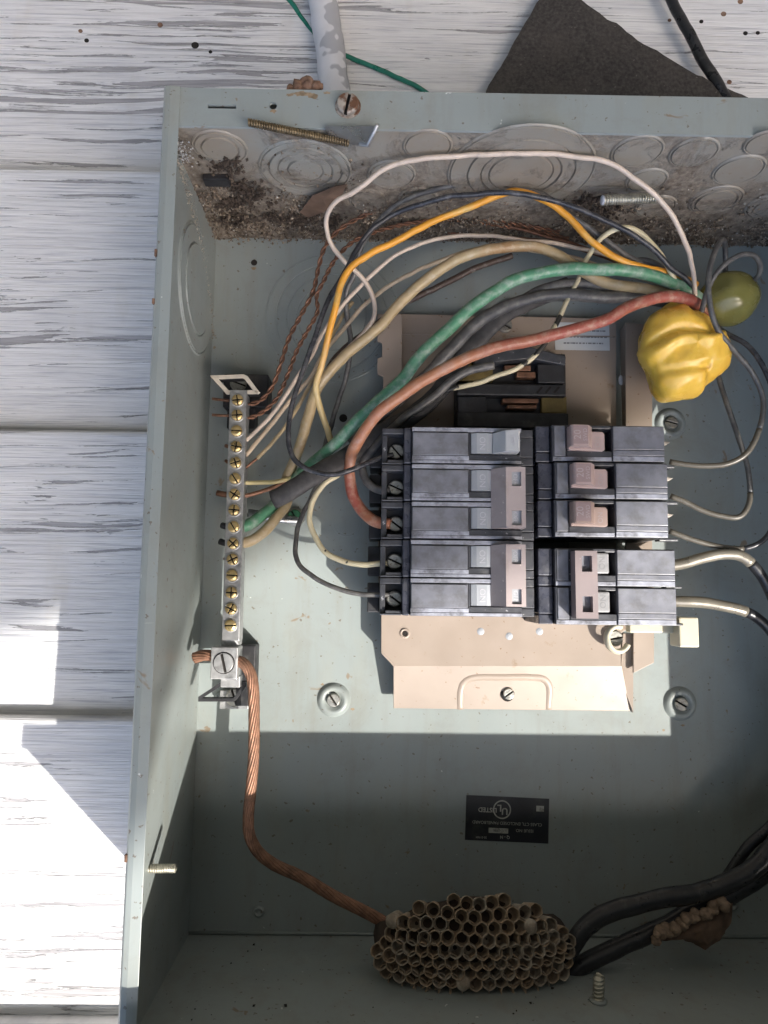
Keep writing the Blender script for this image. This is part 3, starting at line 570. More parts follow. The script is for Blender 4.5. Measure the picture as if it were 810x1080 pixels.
p = U(427, 668, ZP); MB().lathe([(2.9, 0), (2.7, 0.5), (1.9, 0.7), (1.5, 0.1)], p, n=20, cap=False).build('hole_rim', M_TAN, plate); MB().lathe([(1.7, 0), (0.01, 0.12)], p, n=16, cap=False).build('hole', M_HOLE, plate)
# upper part: recessed floor between two rails
MB().prism(pp([(422, 640), (422, 331), (650, 336), (650, 640)], 8), 6.5, 8).build('recessed_floor', M_TAN, plate, 0.2)
MB().prism(pp([(399, 640), (399, 420), (404, 417), (404, 397), (398, 395), (398, 378), (403, 376), (403, 362), (398, 360), (398, 331), (424, 331), (424, 640)], ZP), ZP-1.6, ZP).build('side_rail', M_TAN, plate, 0.25)
MB().prism(pp([(660, 640), (660, 340), (682, 342), (688, 380), (681, 383), (681, 395), (688, 397), (688, 640)], ZP), ZP-1.6, ZP).build('side_rail', M_TAN, plate, 0.25)
x_ = pp([(661, 400)], ZP)[0][0]; y0_ = pp([(660, 640)], ZP)[0][1]; y1_ = pp([(660, 342)], ZP)[0][1]
MB().box(x_, x_+1.4, y0_, y1_, 7, ZP-1.7).build('rail_web', M_TAN, plate)
x_ = pp([(423, 400)], ZP)[0][0]; MB().box(x_-1.4, x_, y0_, y1_, 7, ZP-1.7).build('rail_web', M_TAN, plate)
q = pp([(424, 352), (650, 356)], 8); MB().box(q[0][0], q[1][0], q[0][1]-0.4, q[0][1]+0.4, 8, 8.5).build('fold_line', M_TAN, plate)
p = U(532, 344, 8); slot_head(MB(), 4.3, 2.2, 1.0, R(60), TV(*p)).build('screw', M_ZINC, plate, 0.12)
p = U(655, 401, 9); MB().lathe([(3, 0), (2.8, 0.3), (0.01, 0.4)], p, n=20, cap=False, sx=0.5).build('paint_chip', M_PRINT, plate)
# paper label with unreadable fine print
c, wx, wy = sticker(585, 340, 643, 370, 0, M_PAPER, 'paper_label', plate, 8.0)
lab = [o for o in plate.children if o.name.startswith('paper_label')][0]
for v_ in lab.data.vertices: v_.co.z += 0.1*S
mb = MB(); rnd = random.Random(3)
for j in range(3):
    x = c.x-wx*0.75+rnd.random()*4
    while x < c.x+wx*0.8:
        l = rnd.uniform(0.5, 2.2); y = c.y-wy*0.5+j*wy*0.45; mb.box(x, x+l, y-0.4, y+0.4, 8.35, 8.5); x += l+rnd.uniform(0.3, 0.8)
mb.build('fine_print', M_INK, lab)['_o'] = plate['_o']

base = thing('bus_base', 'black plastic bus base with copper stabs in the empty slots above the breakers', 'bus base', U(540, 420, 8))
x0, x1 = U(482, 400, 24).x, U(600, 400, 24).x; y0, y1 = U(500, 640, 24).y, U(500, 368, 24).y
MB().box(x0, x1, y0, y1, 8.2, 18).build('base', M_DARK, base, 0.6)
mb = MB(); 
def zone(u0, v0, u1, v1, z0, z1): a, b = U(u0, v0, z1), U(u1, v1, z1); return (a.x, b.x, b.y, a.y, z0, z1)
mb.prism(pp([(500, 374), (560, 366), (597, 376), (596, 385), (560, 378), (500, 384)], 27), 18, 27); mb.build('top_rib', M_BLACK, base, 0.4)
MB().box(*zone(482, 404, 597, 418, 18, 26)).build('rib', M_DARK, base, 0.8)
MB().box(*zone(482, 434, 600, 452, 18, 26)).build('rib', M_DARK, base, 0.8)
MB().box(*zone(567, 384, 596, 404, 18, 25)).build('block', M_DARK, base, 0.5)
MB().box(*zone(483, 418, 513, 436, 18, 25)).build('block', M_DARK, base, 0.5)
for k in range(3): 
    a_ = U(566+k*9, 413, 26.3); MB().box(a_.x, a_.x+1.2, a_.y-0.4, a_.y+4, 26, 26.6).xf(TV(a_.x, a_.y, 0) @ Matrix.Rotation(R(-40), 4, 'Z') @ TV(-a_.x, -a_.y, 0)).build('notch', M_HOLE, base)
MYB = mat('brown_yellow_plastic', (0.16, 0.115, 0.035), 0.6, 0, 0.3, 120)
MB().box(*zone(485, 382, 520, 402, 18, 22)).build('spacer', MYB, base, 0.5)
MB().box(*zone(571, 418, 598, 436, 18, 22)).build('spacer', MYB, base, 0.5)
for (u0, v0, u1, v1) in [(532, 385, 560, 391), (545, 392, 565, 398), (530, 420, 568, 425), (535, 427, 566, 431)]:
    MB().box(*zone(u0, v0, u1, v1, 16, 24)).build('copper_stab', M_COPPERD, base, 0.3)

clip = thing('plastic_clip', 'cream plastic clip with a square head sticking out under the lower right breaker', 'clip', U(690, 668, 16))
p = U(652, 674, 24)
ring = [p+Vector((6.0*math.cos(R(t)), 6.6*math.sin(R(t)), -abs(t-210)*0.01)) for t in range(70, 345, 12)]
MB().tube(spline(ring, 1), 1.5, 8, 1.8).build('ring', M_WHITEP, clip)
MB().box(*zone(664, 656, 720, 668, 20, 27)).build('arm', M_WHITEP, clip, 0.8)
mb = MB(); mb.box(*zone(716, 651, 738, 683, 22, 35)); mb.build('head', M_WHITEP, clip, 0.8)
slot_head(MB(), 4.4, 3.0, 1.0, R(100), TV(p.x, p.y, 17)).build('screw', M_ZINC, plate, 0.15); MB().lathe([(2.4, 0), (2.2, 6)], (p.x, p.y, 11), n=14).build('screw_shank', M_ZINC, plate)

# ================================================================== THE GROUND BAR
A0 = U(251.5, 411, 32); A1 = U(243, 676, 32)
gb = thing('ground_bar', 'aluminium ground bar with a row of brass screws down the left side of the box', 'ground bar', ((A0+A1)/2)[:2]+(0,))
ang = math.atan2(A1.x-A0.x, A0.y-A1.y); L = (A1-A0).length
MG = TV(A0.x, A0.y, 0) @ Matrix.Rotation(ang, 4, 'Z')          # local -y runs down the bar
MB().box(-4.6, 4.6, -L, 0, 22.5, 32).xf(MG).build('bar', M_ALU, gb, 0.45)
vs_ = [421.9, 437.9, 454.4, 471, 487.9, 504.8, 521.4, 538, 555.5, 573, 589.9, 607, 625, 642, 659.5]
for i, v in enumerate(vs_):
    u = 251.5+(243-251.5)*(v-411)/265-0.5; p = U(u, v, 32.3); tz = random.uniform(-0.1, 0.35)
    MB().lathe([(3.9, 31.7), (3.6, 32.25), (3.0, 32.35), (3.0, 31.9)], (p.x, p.y, 0), n=20, cap=False).build('screw_seat', M_ALU, gb)
    slot_head(MB(), 2.95, 1.9, 0.75, R(random.uniform(0, 180)), TV(p.x, p.y, 31.9+tz) @ Matrix.Rotation(R(random.uniform(-5, 5)), 4, 'X'), cross=(i % 3 != 2), dome=0.7).build('terminal_screw', M_BRASS, gb, 0.1)
# wire ends poking out of the far side of the bar
for i, (u, v, du, r_, m_) in enumerate([(242, 422.5, -18, 0.8, M_COPPER), (242, 438.5, -18, 0.8, M_COPPER), (242, 522, -13, 1.6, M_COPPERD), (241, 471, -3, 1, M_COPPERD), (241, 488, -3, 0.9, M_COPPERD), (239, 555, -5, 1.7, M_DARK), (238, 573, -6, 1.7, M_DARK), (239, 590, -2, 1, M_COPPERD)]):
    a_, b_ = U(u+1, v, 27), U(u+du, v-2+(i % 2), 26); MB().tube([a_, (a_+b_)/2+Vector((0, -0.2, 0.2)), b_], r_, 8).build('wire_end', m_, gb)
# lug
p = U(235, 700, 38)
mb = MB().box(p.x-6.6, p.x+7.2, p.y-8, p.y+8.2, 24, 36.5); mb.build('lug', M_ALU, gb, 0.5)
MB().lathe([(5.6, 36.45), (5.5, 36.7), (5.0, 36.75), (5.0, 36.5)], (p.x+0.2, p.y+0.2, 0), n=28, cap=False).build('lug_rim', M_HOLE, gb)
slot_head(MB(), 5.0, 1.6, 1.15, R(14), TV(p.x+0.2, p.y+0.2, 36.0), dome=0.0).build('lug_screw', M_ALU, gb, 0.1)
a_ = U(243, 720, 31); MB().box(a_.x-5, a_.x+5, a_.y-2.4, a_.y+3.5, 24, 31.5).build('lug_tab', M_ALU, gb, 0.4)
a_ = U(243, 677, 30); MB().lathe([(4.6, 22), (4.6, 31), (3.9, 31.6), (0.01, 31.7)], (a_.x, a_.y, 0), n=22, cap=False).build('bar_end', M_ALU, gb)
# insulating standoffs at both ends: a black foot on the panel and an open ring
def ringpoly(L, z, wdt, hgt, m, name, m2=None):
    P = [U(u, v, z) for u, v in L]; c_ = sum(P, Vector())/len(P); I = []
    n_ = len(P)
    for k in range(n_):
        a, b, d = P[k-1], P[k], P[(k+1) % n_]; e1 = (b-a).normalized(); e2 = (d-b).normalized(); n1 = Vector((-e1.y, e1.x, 0)); n2 = Vector((-e2.y, e2.x, 0))
        if n1.dot(c_-b) < 0: n1 = -n1
        if n2.dot(c_-b) < 0: n2 = -n2
        nb = (n1+n2).normalized(); I.append(b+nb*(wdt/max(0.4, nb.dot(n1))))
    for nm, mm, z0, z1 in ((name, m2 or m, z-hgt, z-0.5), (name+'_edge', m, z-0.49, z)) if m2 else ((name, m, z-hgt, z),):
        vs = []; 
        for zz in (z0, z1): vs += [(q.x, q.y, zz) for q in P]+[(q.x, q.y, zz) for q in I]
        fs = []; 
        for k in range(n_):
            k2 = (k+1) % n_; fs += [(k, k2, n_+k2, n_+k)[::-1], (2*n_+k, 2*n_+k2, 3*n_+k2, 3*n_+k), (k, k2, 2*n_+k2, 2*n_+k), (n_+k2, n_+k, 3*n_+k, 3*n_+k2)]
        mb = MB().add(vs, fs); o = mb.build(nm, mm, gb)
        bm = bmesh.new(); bm.from_mesh(o.data); bmesh.ops.recalc_face_normals(bm, faces=bm.faces[:]); bm.to_mesh(o.data); bm.free()
        b_ = o.modifiers.new('b', 'BEVEL'); b_.width = 0.15*S; b_.segments = 1
ringpoly([(221, 396), (257, 394.5), (261, 396.5), (274, 414), (272, 415.5), (239, 416)], 31, 2.3, 6, mat('cream_edge', (0.60, 0.54, 0.45), 0.5), 'standoff_ring', M_DARK)
ringpoly([(209, 735), (233, 719.5), (259, 719), (260, 723), (249, 738), (247, 740), (209, 740)], 27, 1.7, 5, M_DARK, 'standoff_ring')
for (u0, v0, u1, v1, z1, m_) in [(236, 394, 282, 430, 16, M_DARK), (240, 420, 268, 452, 12, M_DARK), (250, 680, 268, 745, 12, M_DARK)]:
    MB().box(*zone(u0, v0, u1, v1, 0, z1)).build('standoff_foot', m_, gb, 0.8)
p = U(251, 404, 18); slot_head(MB(), 4.6, 2.4, 1, R(70), TV(p.x, p.y, 16)).build('standoff_screw', M_ZINC, gb, 0.1)
p = U(247, 736, 12); MB().box(*zone(232, 728, 262, 748, 0, 9)).build('standoff_plate', M_ALU, gb, 0.4); slot_head(MB(), 5, 2.6, 1, R(20), TV(p.x, p.y, 9.2)).build('standoff_screw', M_ZINC, gb, 0.1)
# small strap and screw beside the bar
st = thing('cable_strap', 'small zinc strap with a green ground screw beside the ground bar', 'strap', U(290, 545, 0))
MB().tube(spline(px([(262, 541, 9), (275, 543, 10), (290, 547, 8), (318, 549, 4)]), 1.5), 2.4, 10, 0.6).build('strap', M_GLASSY, st)
p = U(311, 545, 3); slot_head(MB(), 4.0, 2.6, 0.9, R(30), TV(*p)).build('screw', mat('green_zinc', (0.05, 0.17, 0.09), 0.4, 0.3), st, 0.12)
MB().lathe([(5.5, 0), (5.2, 2.9)], (p.x, p.y, 0), n=22).build('washer', M_ZINC, st, 0.2)

# ================================================================== BREAKERS
PITCH = 19.05
def pole_left(root, y0, tie=False, printed='ON'):
    y1 = y0+PITCH; a, b = y0+0.22, y1-0.22
    def B(*L): 
        mb = MB(); [mb.box(*q) for q in L]; return mb
    B((0.2, 77.2, a, b, 14.5, 39.5), (2.9, 11.2, a, a+2.4, 39.5, 48.5), (0, 11.2, b-3.0, b, 39.5, 49.5), (0, 2.8, a, b-3.0, 39.5, 46.0), (0.0, 11.2, a-0.0, a+0.9, 39.5, 49.0),
      (15.1, 43.9, a, b, 39.5, 53.1), (43.9, 70.6, a, y0+5.0, 39.5, 53.1), (43.9, 70.6, y0+16.3, b, 39.5, 53.1), (43.9, 45.0, y0+5.0, y0+16.3, 39.5, 52.6), (69.4, 70.6, y0+5.0, y0+16.3, 39.5, 52.9)
      ).build('housing', M_BLACK, root, 0.4)
    B((11.2, 15.0, a, b, 39.5, 51.5)).build('ridge', M_NAVY, root, 0.7)
    B((71.0, 77.3, a, y0+4.2, 39.5, 49.6), (71.0, 77.3, y0+4.5, y0+14.6, 39.5, 49.8), (71.0, 77.3, y0+14.9, b, 39.5, 49.6)).build('end_block', M_BLACK, root, 0.3)
    B((15.2, 44.0, a+1.9, y0+4.1, 53.0, 53.8), (15.2, 70.5, a+0.2, a+1.7, 53.0, 53.7), (15.2, 70.5, b-2.2, b-0.2, 53.0, 53.75)).build('face_ridge', M_RIDGE, root, 0.2)
    B((15.6, 43.4, y0+4.3, y0+15.8, 53.0, 54.4)).build('label_face', M_FACE, root, 0.25)
    B((-6.4, 0.1, y0+1.0, y1-2.6, 13, 33)).build('foot', M_DARK, root, 0.6)
    pr = [(45.2, 50.0), (45.2, 52.5), (48, 53.9), (53, 54.2), (56.0, 53.2), (56.0, 50.0)]
    extr_y(MB(), pr[::-1], [y0+5.5, y0+15.9]).build('toggle_paddle', M_GREYTOG, root, 0.3)
    text_mesh(printed, 4.3, M_PRINT2, root, (50.6, y0+10.6, 54.22), R(-90), 0.03, 'lettering')
    if not tie:
        o = extr_y(MB(), [(56.1, 50), (56.1, 53.6), (61.2, 61.2), (67.6, 62.2), (68.4, 60.8), (68.4, 50)][::-1], [y0+5.4, y0+15.9]).build('toggle', mat('pale_grey_plastic', (0.47, 0.48, 0.49), 0.45, 0, 0.06), root, 0.4)
        text_mesh('OFF', 3.1, M_PRINT2, root, (64.6, y0+10.6, 61.95), R(-90), 0.05, 'lettering')
    else:
        MB().box(61.5, 69.4, y0+6, y0+15.5, 45, 60.6).build('toggle', M_GREYTOG, root, 0.3)
        text_mesh('OFF', 3.0, M_PRINT2, root, (65.8, y0+10.6, 60.7), R(-90), 0.03, 'lettering')
    MB().box(2.9, 11.1, y0+2.6, b-3.1, 39.4, 39.9).build('terminal_well', M_DARK, root)
    slot_head(MB(), 4.1, 2.6, 0.95, R(random.uniform(20, 80)), TV(7.6, y0+8.2, 40), dome=0.3).build('terminal_screw', M_ZINC, root, 0.12)
M_NAVY = mat('dark_glossy_plastic', (0.045, 0.048, 0.065), 0.3, 0, 0.4, 140, dirt=(0.14, 0.14, 0.15), dirt_amt=(0.55, 0.8), bmp=0.05, spec=0.7)
def tie_bar(root, x0, x1, x2, ya, yb, wins, m, side=1):
    """bar that joins two toggles: sloped flank x0-x1, flat top x1-x2 with two real windows"""
    mb = MB(); zt, zl = 62.3, 61.0
    if side > 0: mb.add([(x0, ya, 53.6), (x1, ya, zt), (x1, ya, 54), (x0, yb, 53.6), (x1, yb, zt), (x1, yb, 54)], [(0, 2, 1), (3, 4, 5), (0, 1, 4, 3), (1, 2, 5, 4), (0, 3, 5, 2)])
    lo, hi = min(x1, x2), max(x1, x2); wx0, wx1 = lo+(hi-lo)*(0.30 if side > 0 else 0.30), lo+(hi-lo)*(0.78 if side > 0 else 0.76)
    mb.box(lo, wx0, ya, yb, 54, zt); mb.box(wx1, hi, ya, yb, 54, zt); ys = [ya]+[q for w_ in wins for q in w_]+[yb]
    for k in range(0, len(ys), 2): mb.box(wx0, wx1, ys[k], ys[k+1], 54, zt)
    if side < 0: mb.add([(x2, ya, zt), (x0, ya, 53.6), (x2, ya, 54), (x2, yb, zt), (x0, yb, 53.6), (x2, yb, 54)], [(0, 2, 1), (3, 4, 5), (0, 1, 4, 3), (1, 2, 5, 4), (0, 3, 5, 2)])
    return mb.build('handle_tie', m, root, 0.0)
def copy_tree(o, parent=None):
    c_ = o.copy(); COL.objects.link(c_)
    if parent: c_.parent = parent
    for ch in list(o.children): copy_tree(ch, c_)
    return c_
LX = U(402, 550, 55).x; LY0 = U(500, 650.5, 55).y                   # left bank: five poles up from here
GRP = 'circuit breakers on the tan plate'
def root_at(name, label, x, y): return thing(name, label, 'circuit breaker', (0, 0, 0), GRP)
sg = root_at('circuit_breaker', 'black single-pole circuit breaker with a lone pale grey toggle, topmost of the left bank', 0, 0)
pole_left(sg, 0); sg.location = Vector((LX, LY0+4*PITCH, 0))*S
db = root_at('double_breaker', 'black two-pole breaker in the middle of the left bank, red wire at its terminal', 0, 0)
pole_left(db, 0, True); pole_left(db, PITCH, True)
tie_bar(db, 55.0, 61.0, 70.6, 5.4, PITCH+16.4, [(6.6, 13.8), (PITCH+6.8, PITCH+14.0)], M_TIE)
db.location = Vector((LX, LY0+2*PITCH, 0))*S
d2 = copy_tree(db); d2.location = Vector((LX-0.3, LY0-0.15, 0))*S
d2['label'] = 'black two-pole breaker at the bottom of the left bank, cream wire at its upper terminal'

RX = U(583.7, 500, 55).x
def pole_right(root, y0, X1=57.2, kind='single'):
    y1 = y0+PITCH; a, b = y0+0.22, y1-0.22
    def B(*L):
        mb = MB(); [mb.box(*q) for q in L]; return mb
    B((-7.6, X1, a, b, 14.5, 40), (0, 7.2, a, b, 40, 53.2), (7.2, 30.4, a, y0+5.6, 40, 53.2), (7.2, 30.4, y0+17.0, b, 40, 53.2), (30.4, X1, a, b, 40, 53.2), (7.2, 9.0, y0+5.6, y0+17.0, 40, 52)).build('housing', M_BLACK, root, 0.45)
    B((-7.6, -0.4, a, y0+5.0, 40, 49.5), (-7.6, -0.4, y0+5.3, b, 40, 49.9)).build('end_block', M_NAVY, root, 0.5)
    B((30.8, X1-0.4, a+0.2, y0+3.0, 53.1, 53.8), (0.2, 30.0, a+0.2, y0+2.4, 53.1, 53.6)).build('face_ridge', M_RIDGE, root, 0.2)
    B((30.8, X1-0.4, y0+3.3, y0+6.0, 53.1, 54.0), (30.8, X1-0.5, y0+6.25, b-0.6, 53.1, 54.5)).build('label_face', M_FACE, root, 0.25)
    B((1.0, 6.6, y0+2.8, b-0.6, 53.1, 53.9)).build('label_face', M_FACE, root, 0.3)
    if kind == 'single': B((9, 30.2, y0+5.7, y0+16.9, 39.8, 45)).build('toggle_well', M_HOLE, root)
    m_ = M_PINK
    if kind == 'single':
        st_ = [(16.2, y0+5.4), (7.8, y0+5.6), (7.6, y0+17.6), (15.6, y0+17.6), (18.5, y0+15.2), (25.2, y0+15.2), (26.2, y0+14.0), (26.2, y0+5.8), (25.4, y0+5.2)]
        MB().prism(st_, 47, 55.2).build('toggle_paddle', root['_m'] and bpy.data.materials[root['_m']], root, 0.5)
        extr_y(MB(), [(7.6, 47), (7.6, 60), (8.4, 61), (16.2, 61), (19.4, 56), (19.8, 47)][::-1], [y0+6.6, y0+17.2]).build('toggle', bpy.data.materials[root['_m']], root, 0.5)
        B((8.6, 16.0, y0+7.6, y0+16.6, 61.0, 61.25)).build('print_patch', M_PINKD, root)
        text_mesh('20', 5.0, M_TIE, root, (10.8, y0+12.2, 61.3), R(90), 0.04); text_mesh('SWD', 2.9, M_TIE, root, (14.6, y0+12.2, 61.3), R(90), 0.04)
        text_mesh('ON', 3.6, M_TIE, root, (22.6, y0+9.8, 55.3), R(90), 0.04)
    else:
        B((19.6, 26.6, y0+6.4, y0+16.6, 42, 54.8)).build('toggle_paddle', mat('scuffed_grey_plastic', (0.25, 0.25, 0.255), 0.5, 0, 0.2, 300, dirt=(0.12, 0.12, 0.12)), root, 0.8)
        text_mesh('ON', 4.2, M_INK, root, (23.2, y0+11.6, 54.85), R(90), 0.03)
        B((8.6, 19.4, y0+6.4, y0+16.4, 42, 58.4)).build('toggle', M_FACE, root, 0.3); B((26.8, 30.2, y0+5.8, y0+16.8, 39.8, 44)).build('toggle_well', M_HOLE, root)
    B((X1, X1+1.6, y0+1.5, y0+17.3, 16, 44)).build('terminal_block', M_DARK, root, 0.4)
    if kind == 'single':
        MB().prism([(X1+0.3, y0+15.2), (X1+8.8, y0+13.6), (X1+6.8, y0+12.2), (X1+0.3, y0+11.6)], 36, 39.5).build('terminal_tongue', M_TAUPE_P, root, 0.3)
        B((X1+0.5, X1+10.6, y0-0.4, y0+1.2, 34, 40)).build('side_rib', M_BLACK, root, 0.4)
        B((X1+0.5, X1+4.5, y0+6.2, y0+10, 30, 34)).build('terminal_screw', M_ALU, root, 0.9)
    else: B((X1+0.4, X1+5.5, y0+2.2, y0+6.2, 30, 38)).build('terminal_screw', M_DARK, root, 0.6); B((X1+0.4, X1+9, y0-0.4, y0+0.9, 34, 40)).build('side_rib', M_BLACK, root, 0.4)
M_TAUPE_P = mat('scuffed_tan_plastic', (0.42, 0.37, 0.32), 0.5, 0, 0.2, 200, dirt=(0.16, 0.14, 0.12), dirt_amt=(0.5, 0.7), dirt_scale=300)
RYT = U(640, 447.5, 55).y
labs = ['black single-pole breaker with pink 20 toggle, topmost of the right bank', 'black single-pole breaker with pink 20 toggle, second from the top of the right bank',
        'black single-pole breaker with tan-pink 20 toggle, just above the gap in the right bank']
src = None
for k in range(3):
    if k in (0, 2):
        r = thing('circuit_breaker', labs[k], 'circuit breaker', (0, 0, 0), GRP); r['_m'] = ('pinkish_plastic', '', 'tan_pink_plastic')[k]; pole_right(r, 0); src = src or r
    else: r = copy_tree(src); r['label'] = labs[k]
    r.location = Vector((RX+(0, 1.0, 0.6)[k], RYT-(k+1)*PITCH-(0, 0.1, 0.3)[k], 0))*S
rd = thing('double_breaker', 'black two-pole breaker with mauve handle tie, lowest of the right bank', 'circuit breaker', (0, 0, 0), GRP)
pole_right(rd, 0, 60.0, 'd'); pole_right(rd, PITCH, 60.0, 'd')
tie_bar(rd, 20.6, 7.6, 18.4, 3.6, PITCH+17.2, [(6.6, 14.2), (PITCH+7.0, PITCH+14.8)], mat('dull_mauve_plastic', (0.245, 0.20, 0.20), 0.5, 0, 0.08, 60, dirt=(0.25, 0.19, 0.18), bmp=0.05, speck=(0.36, 0.32, 0.32)), -1)
rd.location = Vector((RX+0.5, U(650, 660, 55).y, 0))*S

# ================================================================== WIRES
G = 'branch wires in the box'
wire('neutral_wire', 'pinkish white wire arching highest over the bundle and looping down at the left', 'wire',
     [(733, 312, 44), (731, 290, 50), (722, 252, 68), (701, 218, 80), (672, 190, 86), (640, 172, 89), (600, 163, 91), (540, 163, 91), (485, 164, 90), (440, 168, 88), (405, 178, 83), (376, 200, 76), (354, 213, 68), (344, 230, 61), (347, 252, 52), (364, 276, 43), (381, 292, 38), (394, 314, 34), (395, 333, 31), (385, 349, 28), (368, 366, 24), (350, 386, 20)], 1.25, W_PINKW, G)
wire('hot_wire', 'glossy black wire arching from the bundle down to the topmost left breaker', 'wire',
     [(733, 306, 44), (723, 293, 48), (709, 284, 52), (687, 262, 58), (641, 233, 64), (591, 214, 67), (549, 205.5, 69), (513, 204, 68), (467, 210, 64), (438, 217, 60), (418, 225, 56), (391, 243, 53), (376, 263, 51), (364, 285, 50), (349, 312, 49), (337, 342, 48), (328, 370, 48), (318, 395, 48), (308.5, 426, 48), (303.5, 456, 48), (308.5, 481, 49), (323, 495, 50), (350, 500, 50), (374, 494, 49), (391.5, 486, 46), (404, 481, 43), (414, 479, 42)], 1.35, W_BLACK, G)
wire('hot_wire', 'black wire looping high behind the orange one then dropping straight past the tan wire', 'wire',
     [(722, 312, 38), (700, 292, 42), (660, 268, 46), (610, 232, 52), (570, 205, 58), (531, 194, 60), (504, 191, 60), (467, 197, 58), (440, 205, 55), (415, 218, 51), (395, 238, 47), (380, 262, 42), (374, 289, 37), (366, 308, 33), (366.7, 333, 28), (370, 358, 24), (366, 388, 20), (358, 420, 17), (350, 446, 14), (340, 480, 12)], 1.45, W_GREY, G)
wire('orange_wire', 'yellow-orange wire arching through the middle of the bundle', 'wire',
     [(735, 300, 38), (700, 287, 46), (677, 282, 50), (650, 272, 54), (622, 252, 57), (595, 226, 60), (572, 210, 62), (540, 202.5, 62), (508, 213, 60), (476, 226, 59), (448, 238, 59), (418, 254, 58), (389, 268, 58), (371.6, 281.5, 58), (360.5, 299, 57), (355.6, 321, 55), (347, 353, 50), (337, 392, 42), (333.7, 410, 36), (338, 430, 30), (345, 456, 22), (350, 475, 16)], 1.75, W_ORANGE, G)
wire('beige_wire', 'upper of two thin beige wires curving under the orange one to the ground bar', 'wire',
     [(715, 300, 28), (680, 285, 32), (636, 268, 36), (590, 258, 38), (554, 253, 39), (522, 248, 40), (500, 247, 40), (473, 250.6, 40), (438, 259, 39), (413.6, 271.6, 38), (391, 291, 36), (374, 308, 34), (339.5, 350.6, 30), (326, 380, 29), (305.6, 410, 28), (288, 435, 28), (265.6, 459, 27.5), (252, 470, 27)], 1.1, W_PINKW, G)
wire('beige_wire', 'lower of two thin beige wires running from the bundle to the ground bar', 'wire',
     [(715, 306, 24), (680, 294, 27), (600, 272, 30), (550, 262, 32), (520, 259, 33), (490, 264.7, 33), (460.5, 276.5, 33), (428, 291, 32), (403.7, 306, 31), (374, 333, 29), (347, 365.4, 28), (328, 396, 27), (311.5, 417, 27), (288, 446, 27), (264, 474, 27), (252, 487, 27)], 1.15, W_BEIGE, G)
wire('beige_wire', 'short tan-white wire entering the ground bar with a bare copper end', 'wire',
     [(372, 318, 24), (355, 345, 25), (338, 378, 26), (322, 415, 27), (302.6, 447, 27), (285, 469, 27), (271, 484, 27)], 1.05, W_TAN, G)
tag(MB().tube(spline(px([(272, 483, 27), (262, 491, 27), (250, 503, 27)])), 0.75, 8).build('copper_wire', M_COPPERD), 'thin bare copper wire end going into the fifth ground bar hole', 'wire')
wire('tan_wire', 'thick dusty tan wire curving from the bundle down to the ground bar', 'wire',
     [(730, 316, 34), (687, 306, 38), (636, 297, 42), (612, 283, 44), (590, 270, 46), (563, 261, 47), (522, 262, 48), (486, 272, 48), (448, 296, 46), (423.5, 318.5, 44), (399, 345.7, 42), (367, 373, 38), (350, 390, 36), (334, 412, 33), (325, 438, 30), (317, 468, 26), (309, 488, 22), (300, 512, 16), (303, 528, 15), (291, 546, 19), (279, 561, 23), (260, 572, 26), (248, 573, 27)], 2.85, W_TAN, G, n=16)
wire('green_wire', 'thick faded green wire sweeping from the bundle to the lower left', 'wire',
     [(740, 318, 38), (716, 301, 44), (677.6, 289, 50), (636, 285, 53), (591, 285, 54), (549.6, 294, 54), (508.5, 317, 54), (467, 352, 52), (440, 380, 50), (427, 396.7, 48), (391.5, 430, 44), (362, 459, 38), (332, 487, 28), (305, 512, 18), (290, 530, 15), (282, 539, 18), (261, 554, 24), (248, 556, 27)], 3.2, W_GREEN, G, n=18)
wire('red_wire', 'thick faded red wire sweeping under the green one and hooking into the middle left breaker', 'wire',
     [(742, 335, 40), (733, 320, 48), (714, 313, 54), (677.6, 318, 58), (641, 336, 60), (591, 352, 60), (531, 364, 60), (485.7, 381, 60), (440, 405, 58), (427, 414, 57), (400, 435, 53), (379.6, 462, 46), (369, 488, 38), (370.7, 518, 34), (382.6, 539, 35), (396, 550, 39), (412, 553, 42)], 3.0, W_RED, G, n=18)
wire('cream_wire', 'cream wire with black flaking patches crossing behind the red wire', 'wire',
     [(612, 290, 40), (600, 314, 40), (590, 335, 40), (568, 370.6, 39), (545, 389, 38), (508.5, 402.6, 36), (463, 414, 33), (445, 425, 26), (430, 445, 20)], 1.35, W_CREAMD, G)
wire('cream_wire', 'cream wire making a small high loop beside the wire bundle', 'wire',
     [(716, 306, 44), (709.5, 293, 47), (698, 270, 52), (677.6, 248, 55), (655, 240, 56), (634, 251, 52), (618, 275, 46), (612, 290, 40)], 1.35, W_CREAM, G)
o = wire('black_sheath', 'torn black cable jacket lying across the tan and green wires at the left', 'cable jacket',
     [(600, 300, 30), (560, 318, 32), (528, 334, 33), (500, 362, 32), (465, 410, 30), (435, 438, 30), (406, 455, 31), (373.7, 477, 34), (344, 494, 40), (314, 512, 40), (296, 523, 38), (288, 527, 37)], 5.0, W_SHEATH, n=16, flat=0.55)
wire('black_bundle', 'grey-black thick wire behind the green wire at the right of the bundle', 'wire', [(735, 322, 30), (668, 314, 36), (636, 312.6, 38), (591, 311, 39), (549.6, 318, 38), (508.5, 336, 36), (470, 375, 33), (440, 405, 30), (400, 440, 26), (370, 468, 24)], 3.4, W_GREY, G, n=14)
wire('black_bundle', 'dark grey wire between the tan and green wires near the bundle', 'wire', [(728, 318, 28), (690, 310, 33), (655, 306, 36), (622, 299, 38), (595, 300, 38), (560, 312, 34), (535, 330, 30)], 2.9, W_GREY, G, n=14)
